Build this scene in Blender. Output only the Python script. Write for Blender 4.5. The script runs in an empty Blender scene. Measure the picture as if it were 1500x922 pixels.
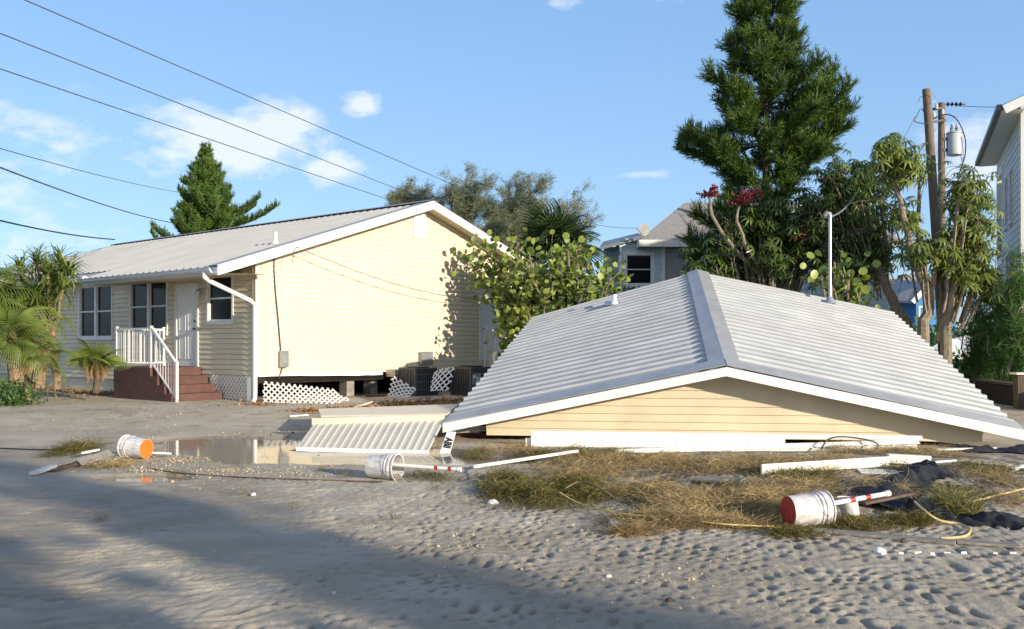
import bpy, math, random
import numpy as np
from mathutils import Vector, Matrix
R = math.radians
random.seed(7); rng = np.random.default_rng(7)
sc = bpy.context.scene
F = 1365.0; HZ = 502.0; EYE = 1.65
# ---------------------------------------------------------------- camera
cd = bpy.data.cameras.new('camera'); cam = bpy.data.objects.new('camera', cd); sc.collection.objects.link(cam)
cam.location = (0, 0, EYE); cam.rotation_euler = (R(90), 0, 0)
cd.sensor_width = 36; cd.lens = F / 1500 * 36; cd.shift_y = 41 / 1500
cd.clip_start = .1; cd.clip_end = 3000
sc.camera = cam
# ---------------------------------------------------------------- sun and sky
SUN_EL = 14.0
SD = Vector((.715, -.70, 0)).normalized() * math.cos(R(SUN_EL)); SD.z = math.sin(R(SUN_EL))   # towards the sun
sl = bpy.data.lights.new('sun', 'SUN'); sun = bpy.data.objects.new('sun', sl); sc.collection.objects.link(sun)
sl.energy = 5.0; sl.angle = R(.55); sl.color = (1, .885, .70)
sun.rotation_euler = SD.to_track_quat('Z', 'Y').to_euler(); sun.location = (20, -20, 20)
w = bpy.data.worlds.new('World'); sc.world = w; w.use_nodes = True
nt = w.node_tree; nt.nodes.clear()
def N(t, **k):
    n = nt.nodes.new(t)
    for a, b in k.items(): setattr(n, a, b)
    return n
out = N('ShaderNodeOutputWorld'); bg = N('ShaderNodeBackground'); bg.inputs[1].default_value = .15
sky = N('ShaderNodeTexSky', sky_type='NISHITA', sun_disc=False)
sky.sun_elevation = R(SUN_EL); sky.sun_rotation = math.atan2(SD.x, SD.y)
sky.altitude = 0; sky.air_density = 1.0; sky.dust_density = .6; sky.ozone_density = 1.6
tc = N('ShaderNodeTexCoord')
nz = N('ShaderNodeTexNoise'); nz.inputs['Scale'].default_value = 13; nz.inputs['Detail'].default_value = 9; nz.inputs['Roughness'].default_value = .62
mp = N('ShaderNodeMapping'); mp.inputs['Scale'].default_value = (1, 1, 2.0)
nt.links.new(tc.outputs['Generated'], mp.inputs['Vector']); nt.links.new(mp.outputs[0], nz.inputs['Vector'])
# small clouds standing in given directions of the sky: (azimuth px, elevation px, half width, half height, strength)
clouds = [(330, 205, 120, 48, .95), (250, 228, 90, 30, .7), (410, 182, 60, 30, .8), (530, 150, 32, 20, .9), (480, 245, 48, 24, .75), (15, 165, 40, 26, .5),
          (85, 215, 24, 12, .5), (60, 345, 130, 34, .5), (935, 257, 45, 9, .36), (1432, 225, 70, 60, .7), (815, 4, 50, 12, .38), (975, -4, 60, 10, .3),
          (-700, 150, 400, 120, .8), (2300, 200, 400, 150, .8)]
acc = None
def M(op, a, b=None, c=None):
    n = N('ShaderNodeMath', operation=op)
    for i, v in enumerate((a, b, c)):
        if v is None: continue
        if isinstance(v, (int, float)): n.inputs[i].default_value = v
        else: nt.links.new(v, n.inputs[i])
    return n.outputs[0]
for (cx, cy, hw, hh, s) in clouds:
    d = Vector(((cx - 750) / F, 1, (HZ - cy) / F)).normalized()
    # distance in direction space, squeezed vertically
    sub = N('ShaderNodeVectorMath', operation='SUBTRACT'); nt.links.new(tc.outputs['Generated'], sub.inputs[0]); sub.inputs[1].default_value = d
    sp = N('ShaderNodeVectorMath', operation='MULTIPLY'); nt.links.new(sub.outputs[0], sp.inputs[0]); sp.inputs[1].default_value = (F / hw, F / hw * .6, F / hh)
    ln = N('ShaderNodeVectorMath', operation='LENGTH'); nt.links.new(sp.outputs[0], ln.inputs[0])
    v = M('MULTIPLY', M('MAXIMUM', M('SUBTRACT', 1.55, ln.outputs['Value']), 0), s)
    acc = v if acc is None else M('MAXIMUM', acc, v)
den = M('MULTIPLY', M('SUBTRACT', M('ADD', acc, M('MULTIPLY', M('SUBTRACT', nz.outputs[0], .5), 2.6)), .42), 1.35)
den = N('ShaderNodeMath', operation='MULTIPLY', use_clamp=True).outputs[0] if False else den
clampn = N('ShaderNodeClamp'); nt.links.new(M('MULTIPLY', den, M('MINIMUM', M('MULTIPLY', acc, 2.5), 1)), clampn.inputs[0]); clampn.inputs['Max'].default_value = .72
# the sky colour, slightly paler towards the horizon as in humid sea air
sepz = N('ShaderNodeSeparateXYZ'); nt.links.new(tc.outputs['Generated'], sepz.inputs[0])
tint = N('ShaderNodeMix', data_type='RGBA', blend_type='MULTIPLY'); tint.inputs[0].default_value = 1
nt.links.new(sky.outputs[0], tint.inputs[6]); tint.inputs[7].default_value = (.92, 1.05, 1.28, 1)
grad = N('ShaderNodeMapRange'); grad.inputs[1].default_value = 0; grad.inputs[2].default_value = .6; nt.links.new(sepz.outputs[2], grad.inputs[0])
gc = N('ShaderNodeMix', data_type='RGBA'); nt.links.new(grad.outputs[0], gc.inputs[0]); gc.inputs[6].default_value = (2.15, 3.35, 4.75, 1); gc.inputs[7].default_value = (.95, 2.1, 4.3, 1)
grad2 = N('ShaderNodeMapRange'); grad2.inputs[1].default_value = .36; grad2.inputs[2].default_value = .9; nt.links.new(sepz.outputs[2], grad2.inputs[0])
gd = N('ShaderNodeMix', data_type='RGBA'); nt.links.new(grad2.outputs[0], gd.inputs[0]); nt.links.new(gc.outputs[2], gd.inputs[6]); gd.inputs[7].default_value = (.25, .62, 1.6, 1)
sm = N('ShaderNodeMix', data_type='RGBA'); sm.inputs[0].default_value = .68; nt.links.new(tint.outputs[2], sm.inputs[6]); nt.links.new(gd.outputs[2], sm.inputs[7])
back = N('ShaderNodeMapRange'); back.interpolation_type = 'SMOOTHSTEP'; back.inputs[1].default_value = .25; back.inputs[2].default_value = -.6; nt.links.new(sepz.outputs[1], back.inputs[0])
bw = N('ShaderNodeMix', data_type='RGBA'); nt.links.new(M('MULTIPLY', back.outputs[0], .62), bw.inputs[0]); nt.links.new(sm.outputs[2], bw.inputs[6]); bw.inputs[7].default_value = (3.3, 3.6, 4.1, 1)   # unseen pale haze added behind the viewer to fill and neutralise the shade
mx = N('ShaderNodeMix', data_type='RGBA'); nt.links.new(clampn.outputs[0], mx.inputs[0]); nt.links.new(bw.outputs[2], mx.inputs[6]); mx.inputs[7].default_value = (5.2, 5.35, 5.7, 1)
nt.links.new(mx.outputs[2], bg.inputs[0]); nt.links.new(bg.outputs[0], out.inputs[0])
vs = sc.view_settings; vs.view_transform = 'Standard'; vs.look = 'None'; vs.exposure = .4; vs.gamma = 1; vs.use_curve_mapping = False

# ---------------------------------------------------------------- measuring helpers
def P(px, py, Y): return Vector(((px - 750) * Y / F, Y, EYE - (py - HZ) * Y / F))
def smooth(a, b, x):
    t = np.clip((x - a) / (b - a), 0, 1); return t * t * (3 - 2 * t)
_perm = rng.permutation(512)
def perlin(x, y, seed=0):
    x = np.asarray(x, float); y = np.asarray(y, float)
    xi = np.floor(x).astype(int); yi = np.floor(y).astype(int); xf = x - xi; yf = y - yi
    def g(ix, iy, dx, dy):
        h = _perm[(_perm[(ix + seed * 37) & 511] + iy) & 511] * (2 * math.pi / 512)
        return np.cos(h) * dx + np.sin(h) * dy
    u = xf * xf * xf * (xf * (xf * 6 - 15) + 10); v = yf * yf * yf * (yf * (yf * 6 - 15) + 10)
    a = g(xi, yi, xf, yf); b = g(xi + 1, yi, xf - 1, yf); c = g(xi, yi + 1, xf, yf - 1); d = g(xi + 1, yi + 1, xf - 1, yf - 1)
    return ((a + u * (b - a)) * (1 - v) + (c + u * (d - c)) * v) * 1.5
def base_height(x, y):
    x = np.asarray(x, float); y = np.asarray(y, float)
    h = .22 * smooth(16.2, 20.5, y)
    h = h + .10 * smooth(.5, 4, x) * smooth(8.0, 9.5, y) * (1 - smooth(12, 14.5, y))   # the heap of wrack at the right
    h = h + .35 * smooth(10, 15, x) * smooth(20, 26, y)                                 # grown bank at the far right
    return h
PUDDLES = [(-2.2, 13.6, 1.7, 1.15, .0), (-4.4, 14.8, 1.3, 1.5, .0), (-3.3, 13.5, 1.2, 1.0, 0), (-.9, 12.9, 1.3, .6, 0), (-4.5, 11.3, .62, .34, 0), (-1.5,14.2,1.2,.6,0), (-5.1, 15.6, 1.0, .8, 0)]
def puddle(x, y):
    m = np.full(x.shape, -3.0)
    for (cx, cy, rx, ry, _) in PUDDLES:
        d = 1 - np.sqrt(((x - cx) / rx) ** 2 + ((y - cy) / ry) ** 2)
        m = np.maximum(m, d)
    return m + .16 * perlin(x * 1.3, y * 1.1, 5) + .08 * perlin(x * 4, y * 3, 6)
def ground_h(x, y, fine=True):
    x = np.asarray(x, float); y = np.asarray(y, float)
    h = base_height(x, y) + .016 * perlin(x * .35, y * .35, 1) + .006 * perlin(x * 1.1, y * 1.1, 2)
    pd = smooth(-.06, .22, puddle(x, y))
    h = h * (1 - pd) + pd * -.045 + .022 * (1 - pd)
    if fine:
        near = 1 - smooth(10.8, 13.2, y - .1 * x)
        wx = x + .07 * perlin(x * 2.1, y * 1.3, 11) ; wy = y + .22 * perlin(x * 1.7, y * 1.4, 12)
        ph = 2 * math.pi * (wx * 7.2 - wy * 1.7) + 1.8 * perlin(x * 2.6, y * 1.6, 13)
        ph2 = 2 * math.pi * (wy * 3.6 + wx * 1.9) + 1.8 * perlin(x * 2.1, y * 1.9, 19)
        s = np.sin(ph); s2 = np.sin(ph2)
        mod = np.clip(.62 + 1.0 * perlin(x * 3.2 + 9, y * 2.4, 14), .1, 1.3)
        patch = .25 + .75 * smooth(-.6, .0, perlin(x * .38, y * .55, 15) + .3 * smooth(-1.5, 2, x))
        pits = np.clip(s * s2 + .5 * perlin(x * 9, y * 6, 16) - .12, 0, 1)
        side = .5 + .5 * smooth(-2.5, .8, x - .1 * (y - 8))
        rt = .25 + .75 * smooth(-2.6, .4, x - .1 * (y - 7))
        fine_ = np.sin(2 * math.pi * (wy * 6.2 - wx * 1.1) + 2.2 * perlin(x * 2.2, y * 3.1, 23)) * np.clip(.4 + 1.4 * perlin(x * 2.6, y * 4.5, 24), 0, 1)
        h = h + near * patch * (rt * mod * (.006 * s + .004 * s2 - .030 * pits) + (.35 + .65 * (1 - rt)) * .0120 * fine_)
        h = h + .003 * perlin(x * 7, y * 7, 17) + .004 * perlin(x * 15, y * 13, 18)
        # faint wheel tracks in the road sand at the left
        tr = np.exp(-((x * .62 + y * .5 - 1.25) / .35) ** 2) + np.exp(-((x * .62 + y * .5 - 3.1) / .3) ** 2)
        h = h - .012 * tr * near
    return h
def gz(x, y): return float(ground_h(np.array([x]), np.array([y]), False)[0])
def GP(px, py, dz=0.0):
    Y = F * EYE / (py - HZ)
    for _ in range(12):
        X = (px - 750) * Y / F
        Y = .5 * Y + .5 * F * (EYE - gz(X, Y) - dz) / (py - HZ)
    X = (px - 750) * Y / F
    return Vector((X, Y, gz(X, Y) + dz))

# ---------------------------------------------------------------- materials
def mat(name, col, rough=.6, var=.12, scale=6.0, metal=0.0, bump=0.0, bscale=40.0, col2=None, spec=.5, stretch=(1, 1, 1), attr=False, trans=0.0, contrast=1.0):
    m = bpy.data.materials.new(name); m.use_nodes = True
    t = m.node_tree; n = t.nodes; l = t.links
    b = n['Principled BSDF']; b.inputs['Roughness'].default_value = rough; b.inputs['Metallic'].default_value = metal
    b.inputs['Specular IOR Level'].default_value = spec
    c = n.new('ShaderNodeTexCoord'); mpn = n.new('ShaderNodeMapping'); mpn.inputs['Scale'].default_value = stretch
    l.new(c.outputs['Object'], mpn.inputs[0])
    no = n.new('ShaderNodeTexNoise'); no.inputs['Scale'].default_value = scale; no.inputs['Detail'].default_value = 6; no.inputs['Roughness'].default_value = .6
    l.new(mpn.outputs[0], no.inputs['Vector'])
    c2 = col2 if col2 else tuple(max(0, v * (1 - 2.2 * var)) for v in col)
    c1 = col if col2 else tuple(min(1, v * (1 + var)) for v in col)
    mr = n.new('ShaderNodeMapRange'); mr.inputs[1].default_value = .5 - .2 / contrast; mr.inputs[2].default_value = .5 + .2 / contrast
    l.new(no.outputs[0], mr.inputs[0])
    mxn = n.new('ShaderNodeMix'); mxn.data_type = 'RGBA'
    mxn.inputs[6].default_value = (*c2, 1); mxn.inputs[7].default_value = (*c1, 1)
    if attr:
        a = n.new('ShaderNodeAttribute'); a.attribute_name = 'tint'
        av = n.new('ShaderNodeMath'); av.operation = 'MULTIPLY_ADD'; l.new(mr.outputs[0], av.inputs[0]); av.inputs[1].default_value = .35
        ml = n.new('ShaderNodeMath'); ml.operation = 'MULTIPLY'; l.new(a.outputs['Fac'], ml.inputs[0]); ml.inputs[1].default_value = .65
        l.new(ml.outputs[0], av.inputs[2]); l.new(av.outputs[0], mxn.inputs[0])
    else: l.new(mr.outputs[0], mxn.inputs[0])
    l.new(mxn.outputs[2], b.inputs['Base Color'])
    if bump:
        nb = n.new('ShaderNodeTexNoise'); nb.inputs['Scale'].default_value = bscale; nb.inputs['Detail'].default_value = 5
        l.new(mpn.outputs[0], nb.inputs['Vector'])
        bp = n.new('ShaderNodeBump'); bp.inputs['Strength'].default_value = bump; bp.inputs['Distance'].default_value = .02
        l.new(nb.outputs[0], bp.inputs['Height']); l.new(bp.outputs[0], b.inputs['Normal'])
    if trans:
        tr = n.new('ShaderNodeBsdfTranslucent'); ms = n.new('ShaderNodeMixShader'); ms.inputs[0].default_value = trans
        l.new(mxn.outputs[2], tr.inputs[0]); l.new(b.outputs[0], ms.inputs[1]); l.new(tr.outputs[0], ms.inputs[2])
        l.new(ms.outputs[0], n['Material Output'].inputs[0])
    return m
MT = dict(
    yellow=mat('yellow siding', (.69, .60, .45), .55, .03, 1.2, bump=.05, stretch=(1, 1, .6)),
    yellow2=mat('weathered yellow siding', (.74, .64, .46), .55, .06, 1.6, bump=.05),
    beige=mat('beige siding in the porch', (.70, .62, .46), .6, .06, 1.0, bump=.05),
    white=mat('white trim paint', (.82, .81, .78), .45, .03, 3),
    whited=mat('dirty white board', (.80, .77, .70), .55, .10, 5, bump=.1),
    soffit=mat('cream soffit', (.62, .54, .38), .6, .05, 3),
    steel=mat('galvalume roof sheet', (.40, .40, .395), .5, .06, .9, metal=.15, stretch=(1, 1, 1), bump=.04, bscale=12),
    steel2=mat('aged galvalume roof sheet', (.46, .475, .48), .45, .09, 1.3, metal=.12, bump=.05, bscale=9),
    steel3=mat('slightly duller galvalume sheet', (.435, .445, .45), .48, .06, 1.6, metal=.12, bump=.06, bscale=7),
    trimsteel=mat('roof edge flashing', (.46, .47, .475), .45, .08, 2.5, metal=.25),
    gutter=mat('gutter aluminium', (.62, .64, .66), .4, .05, 3, metal=.2),
    glass=mat('dark window glass', (.012, .013, .015), .15, .2, .8, spec=.15, bump=.03, bscale=1.5),
    frame=mat('window frame vinyl', (.74, .74, .72), .5, .04, 5),
    door=mat('white steel door', (.80, .80, .80), .45, .03, 4),
    redpaint=mat('brick red porch paint', (.115, .052, .045), .75, .15, 3, bump=.3, bscale=60),
    brick=mat('red clay brick', (.30, .085, .045), .85, .25, 6, bump=.5),
    rail=mat('white rail aluminium', (.82, .82, .81), .35, .02, 4),
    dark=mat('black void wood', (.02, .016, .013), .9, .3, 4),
    wood=mat('stained timber', (.22, .075, .025), .7, .3, 3, col2=(.05, .02, .01), stretch=(.4, .4, 3)),
    greywood=mat('weathered grey wood', (.30, .27, .23), .85, .22, 4, stretch=(1, 8, 1), bump=.3),
    brownwood=mat('wet brown plank', (.13, .08, .055), .7, .3, 5, stretch=(1, 6, 1), bump=.3),
    metalgrey=mat('grey metal box', (.30, .31, .32), .45, .08, 4, metal=.5),
    galv=mat('galvanised pipe', (.50, .52, .54), .35, .06, 6, metal=.7),
    acgrey=mat('condenser grey paint', (.075, .08, .085), .5, .15, 4),
    black=mat('black rubber cable', (.012, .012, .013), .5, .2, 8),
    cable=mat('grey cable', (.10, .10, .10), .5, .2, 8),
    orange=mat('orange bucket paint', (.90, .17, .02), .4, .05, 5),
    red=mat('red paint', (.45, .028, .02), .5, .12, 8),
    bucket=mat('scuffed white bucket plastic', (.78, .76, .75), .42, .05, 9, col2=(.40, .38, .38), contrast=1.1, stretch=(1, 1, 2.5)),
    pvc=mat('white pvc pipe', (.82, .80, .77), .35, .04, 9),
    tarp=mat('black plastic sheet', (.014, .014, .015), .62, .3, 5, bump=.6, bscale=14),
    rope=mat('yellow rope', (.62, .48, .20), .8, .1, 20),
    shingle=mat('grey shingles', (.33, .31, .29), .9, .2, 14, bump=.3),
    bluewall=mat('pale blue clapboard', (.48, .60, .62), .6, .05, 2),
    whitewall=mat('white clapboard', (.80, .82, .84), .55, .04, 2),
    cobalt=mat('blue painted wall', (.03, .20, .50), .6, .06, 2),
    redroof=mat('grey metal roof far', (.30, .31, .34), .6, .06, 2),
    pole=mat('weathered utility pole wood', (.20, .15, .11), .85, .2, 5, stretch=(6, 6, .5), bump=.4),
    transf=mat('transformer grey', (.52, .54, .54), .4, .05, 3),
    darkmetal=mat('dark metal', (.05, .055, .07), .4, .1, 3, metal=.4),
    barkb=mat('dark palm boot trunk', (.13, .09, .06), .9, .25, 9, bump=.6),
    bark=mat('grey bark', (.27, .225, .17), .9, .25, 7, stretch=(3, 3, 1), bump=.6, bscale=18),
    barkd=mat('dark bark', (.10, .075, .055), .9, .25, 7, stretch=(3, 3, 1), bump=.6, bscale=18),
    paletrunk=mat('pale palm stem', (.30, .21, .13), .9, .3, 9, stretch=(1, 1, 3), bump=.6),
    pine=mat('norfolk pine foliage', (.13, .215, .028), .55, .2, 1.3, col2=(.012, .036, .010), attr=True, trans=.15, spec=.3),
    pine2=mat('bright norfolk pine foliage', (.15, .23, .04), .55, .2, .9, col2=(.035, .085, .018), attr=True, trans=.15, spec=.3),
    casu=mat('grey green casuarina foliage', (.27, .28, .16), .7, .2, .5, col2=(.13, .17, .11), attr=True, trans=.2, spec=.2),
    tuft=mat('yellow green grass', (.38, .32, .10), .6, .2, 4, col2=(.09, .10, .03), attr=True, trans=.2),
    casu2=mat('young green casuarina foliage', (.12, .23, .05), .7, .2, .5, col2=(.03, .10, .03), attr=True, trans=.2, spec=.2),
    grape=mat('sea grape leaves', (.36, .42, .09), .4, .2, 1.2, col2=(.04, .10, .02), attr=True, trans=.2),
    scheff=mat('umbrella tree leaflets', (.13, .19, .04), .35, .2, 1.0, col2=(.022, .055, .014), attr=True, trans=.2),
    scheffy=mat('yellowing umbrella tree leaflets', (.30, .34, .07), .4, .2, .8, col2=(.06, .12, .025), attr=True, trans=.25),
    palm=mat('fan palm leaves', (.24, .30, .06), .45, .2, 1.0, col2=(.03, .07, .018), attr=True, trans=.2),
    palmd=mat('dark fan palm leaves', (.06, .10, .03), .45, .2, 1.0, col2=(.012, .03, .015), attr=True, trans=.15),
    deadpalm=mat('dead palm leaf', (.50, .30, .16), .7, .2, 4, attr=True, trans=.2),
    redflower=mat('red flower spikes', (.30, .022, .022), .6, .2, 3, col2=(.12, .01, .012), attr=True),
    hedge=mat('green undergrowth leaves', (.10, .20, .04), .6, .2, 1.5, col2=(.02, .06, .015), attr=True, trans=.2),
    bank=mat('bank ground cover', (.30, .27, .10), .8, .2, .8, col2=(.07, .11, .03), attr=True, trans=.15),
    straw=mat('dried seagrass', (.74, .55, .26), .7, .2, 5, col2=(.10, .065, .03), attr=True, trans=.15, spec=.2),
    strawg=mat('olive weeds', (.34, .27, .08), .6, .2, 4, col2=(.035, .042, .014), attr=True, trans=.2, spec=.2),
    litter=mat('fallen leaves', (.46, .25, .09), .8, .2, 3, col2=(.14, .07, .035), attr=True),
    shell=mat('shell hash', (.62, .52, .36), .7, .2, 9, col2=(.34, .27, .18), attr=True),
    insul=mat('dark porcelain', (.05, .025, .02), .3, .1, 5),
    skin_white=mat('white sticker', (.75, .76, .76), .5, .03, 5),
    ply=mat('pale plywood board', (.50, .43, .30), .75, .1, 4, bump=.1),
    cream=mat('cream aluminium sheet', (.76, .70, .57), .42, .05, 2.5, metal=.1),
)
# ---------------------------------------------------------------- object helpers
def tag(o, label=None, cat=None, group=None, kind=None):
    if label: o['label'] = label
    if cat: o['category'] = cat
    if group: o['group'] = group
    if kind: o['kind'] = kind
    return o
def thing(name, label, cat, loc=(0, 0, 0), rotz=0.0, group=None):
    o = bpy.data.objects.new(name, None); sc.collection.objects.link(o)
    o.empty_display_size = .2
    o.location = loc; o.rotation_euler = (0, 0, rotz)
    return tag(o, label, cat, group)
def root_mat(p):
    while p.parent: p = p.parent
    return Matrix.Translation(p.location) @ Matrix.Rotation(p.rotation_euler.z, 4, 'Z')
def link_mesh(name, me, mats, parent, world, origin):
    o = bpy.data.objects.new(name, me); sc.collection.objects.link(o)
    for m in (mats if isinstance(mats, (list, tuple)) else [mats]): me.materials.append(m)
    if parent is not None:
        o.parent = parent
        if world: me.transform(root_mat(parent).inverted())
    elif origin is not None:
        me.transform(Matrix.Translation(-Vector(origin))); o.location = origin
    return o
class MB:
    def __init__(s): s.v = []; s.f = []; s.m = []
    def face(s, pts, mi=0):
        b = len(s.v); s.v += [tuple(p) for p in pts]; s.f.append(tuple(range(b, b + len(pts)))); s.m.append(mi)
    def hexa(s, p, mi=0):      # 8 points: bottom 4 ccw, top 4 ccw
        b = len(s.v); s.v += [tuple(q) for q in p]
        for f in ((3, 2, 1, 0), (4, 5, 6, 7), (0, 1, 5, 4), (1, 2, 6, 5), (2, 3, 7, 6), (3, 0, 4, 7)):
            s.f.append(tuple(b + i for i in f)); s.m.append(mi)
    def box(s, lo, hi, mi=0):
        x0, y0, z0 = lo; x1, y1, z1 = hi
        s.hexa([(x0, y0, z0), (x1, y0, z0), (x1, y1, z0), (x0, y1, z0), (x0, y0, z1), (x1, y0, z1), (x1, y1, z1), (x0, y1, z1)], mi)
    def beam(s, a, b, wd, ht, up=(0, 0, 1), mi=0):
        a = Vector(a); b = Vector(b); d = (b - a).normalized(); up = Vector(up)
        sx = d.cross(up)
        if sx.length < 1e-4: sx = d.cross(Vector((1, 0, 0)))
        sx.normalize(); u = sx.cross(d).normalized(); sx = sx * wd / 2; u = u * ht / 2
        s.hexa([a - sx - u, a + sx - u, b + sx - u, b - sx - u, a - sx + u, a + sx + u, b + sx + u, b - sx + u], mi)
    def tube(s, pts, rad, n=8, mi=0, cap=True):
        pts = [Vector(p) for p in pts]
        if isinstance(rad, (int, float)): rad = [rad] * len(pts)
        b = len(s.v); u = None
        for i, p in enumerate(pts):
            d = (pts[min(i + 1, len(pts) - 1)] - pts[max(i - 1, 0)]).normalized()
            if u is None:
                u = d.orthogonal().normalized()
            else:
                u = (u - d * u.dot(d)); u = u.normalized() if u.length > 1e-6 else d.orthogonal().normalized()
            w_ = d.cross(u)
            for k in range(n):
                a = 2 * math.pi * k / n
                s.v.append(tuple(p + (u * math.cos(a) + w_ * math.sin(a)) * rad[i]))
        for i in range(len(pts) - 1):
            for k in range(n):
                k2 = (k + 1) % n
                s.f.append((b + i * n + k, b + i * n + k2, b + (i + 1) * n + k2, b + (i + 1) * n + k)); s.m.append(mi)
        if cap:
            s.f.append(tuple(b + k for k in range(n))[::-1]); s.m.append(mi)
            e = b + (len(pts) - 1) * n; s.f.append(tuple(e + k for k in range(n))); s.m.append(mi)
    def build(s, name, mats, parent=None, world=False, origin=None, smooth_=False, bevel=0):
        me = bpy.data.meshes.new(name); me.from_pydata(s.v, [], s.f); me.validate(); 
        if isinstance(mats, (list, tuple)) and len(mats) > 1 and len(me.polygons) == len(s.m): me.polygons.foreach_set('material_index', s.m)
        if smooth_: me.polygons.foreach_set('use_smooth', [True] * len(me.polygons))
        me.update()
        o = link_mesh(name, me, mats, parent, world, origin)
        if smooth_:
            try: me.set_sharp_from_angle(angle=R(40))
            except Exception: pass
        if bevel:
            bv = o.modifiers.new('bevel', 'BEVEL'); bv.width = bevel; bv.segments = 2; bv.limit_method = 'ANGLE'
        return o
def np_mesh(name, V, Fc, mats, parent=None, world=False, origin=None, tint=None, mi=None, smooth_=False):
    me = bpy.data.meshes.new(name); V = np.asarray(V, np.float32); Fc = np.asarray(Fc, np.int32); n = Fc.shape[1]
    me.vertices.add(len(V)); me.vertices.foreach_set('co', V.ravel())
    me.loops.add(Fc.size); me.loops.foreach_set('vertex_index', Fc.ravel())
    me.polygons.add(len(Fc)); me.polygons.foreach_set('loop_start', np.arange(0, Fc.size, n, dtype=np.int32))
    me.polygons.foreach_set('loop_total', np.full(len(Fc), n, np.int32))
    if mi is not None: me.polygons.foreach_set('material_index', np.asarray(mi, np.int32))
    if smooth_: me.polygons.foreach_set('use_smooth', np.ones(len(Fc), bool))
    me.update(calc_edges=True)
    if tint is not None:
        a = me.attributes.new('tint', 'FLOAT', 'POINT'); a.data.foreach_set('value', np.asarray(tint, np.float32))
    return link_mesh(name, me, mats, parent, world, origin)
def unit(a): return a / np.maximum(np.linalg.norm(a, axis=-1, keepdims=True), 1e-9)
def frames(D, U):
    """rows: X along D, Z near U"""
    X = unit(D); Y = unit(np.cross(U, X)); bad = np.linalg.norm(np.cross(U, X), axis=1) < 1e-4
    if bad.any(): Y[bad] = unit(np.cross(np.array([1.0, .1, .2]), X[bad]))
    return np.stack([X, Y, np.cross(X, Y)], 1)
class Scat:
    def __init__(s): s.V = []; s.F = []; s.T = []; s.M = []; s.n = 0
    def add(s, tv, tf, Pn, D, U, S, tint=None, mi=0):
        tv = np.asarray(tv, float); tf = np.asarray(tf); Pn = np.asarray(Pn, float); n = len(Pn)
        if n == 0: return
        Fm = frames(np.asarray(D, float), np.asarray(U, float)); S = np.asarray(S, float)
        if S.ndim == 0: S = np.full(n, float(S))
        if S.ndim == 1: S = np.stack([S] * 3, 1)
        L = tv[None] * S[:, None, :]
        W = np.einsum('nvk,nkj->nvj', L, Fm) + Pn[:, None]
        s.V.append(W.reshape(-1, 3)); s.F.append((tf[None] + (np.arange(n) * len(tv))[:, None, None] + s.n).reshape(-1, tf.shape[1]))
        if tint is None: tint = rng.random(n)
        s.T.append(np.repeat(tint, len(tv))); s.M.append(np.full(n * len(tf), mi)); s.n += n * len(tv)
    def build(s, name, mats, parent=None, world=True, origin=None):
        return np_mesh(name, np.concatenate(s.V), np.concatenate(s.F), mats, parent, world, origin, np.concatenate(s.T), np.concatenate(s.M))
def rdirs(n, up=0.0):
    d = rng.normal(size=(n, 3)); d[:, 2] += up; return unit(d)
# leaf templates, X is length
BLADE = (np.array([(0, -.5, 0), (0, .5, 0), (.5, .45, .05), (.5, -.45, .05), (1, .06, 0), (1, -.06, 0)]), np.array([(0, 3, 2, 1), (3, 5, 4, 2)]))
LEAF = (np.array([(0, 0, 0), (.4, .5, .06), (1, 0, -.05), (.4, -.5, .06)]), np.array([(0, 1, 2), (0, 2, 3)]))
NEED = (np.array([(0, -.5, 0), (0, .5, 0), (1, .06, .05), (1, -.06, .05)]), np.array([(0, 1, 2, 3)]))
_a = np.linspace(0, 2 * math.pi, 9)[:-1]
DISC = (np.vstack([[(.5, 0, -.06)], np.stack([.5 - .5 * np.cos(_a), .52 * np.sin(_a), .03 * np.cos(2 * _a)], 1)]), np.array([(0, 1 + k, 1 + (k + 1) % 8) for k in range(8)]))
def whorl_template(nl=8, droop=.8):
    V = []; Fc = []
    for k in range(nl):
        a = 2 * math.pi * k / nl + .2; c, s_ = math.cos(a), math.sin(a); L = .8 + .2 * ((k * 7) % 5) / 5; wd = .115
        b = len(V)
        for (r, wv, z) in ((.08, .03, 0), (.5, wd, -.12 * droop), (1.0, .02, -.75 * droop)):
            for sg in (-1, 1): V.append((c * r * L - s_ * wv * sg, s_ * r * L + c * wv * sg, z * L + (0 if abs(wv) < .1 else .03)))
        Fc += [(b, b + 2, b + 3, b + 1), (b + 2, b + 4, b + 5, b + 3)]
    return np.array(V), np.array(Fc)
WHORL = whorl_template()
def fan_template(n=24, spread=150, droop=.25):
    V = []; Fc = []
    for k in range(n):
        a = R(-spread + 2 * spread * (k + .5) / n); da = R(spread / n) * .98
        L = 1 - .25 * abs(a / math.pi)
        b = len(V); rs = (.04, .45 * L, .8 * L, L)
        ws = (.012, .34 * da, .18 * da, .004)
        zs = (0, .02, -.3 * droop, -droop)
        for r, wv, z in zip(rs, ws, zs):
            for sg in (-1, 1):
                V.append((math.cos(a) * r - math.sin(a) * wv * sg, math.sin(a) * r + math.cos(a) * wv * sg, z + (.02 if sg > 0 else 0)))
        for i in range(3): Fc.append((b + 2 * i, b + 2 * i + 2, b + 2 * i + 3, b + 2 * i + 1))
    return np.array(V), np.array(Fc)
FAN = fan_template(36, 150, .25)
FAN2 = fan_template(40, 130, .5)
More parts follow.
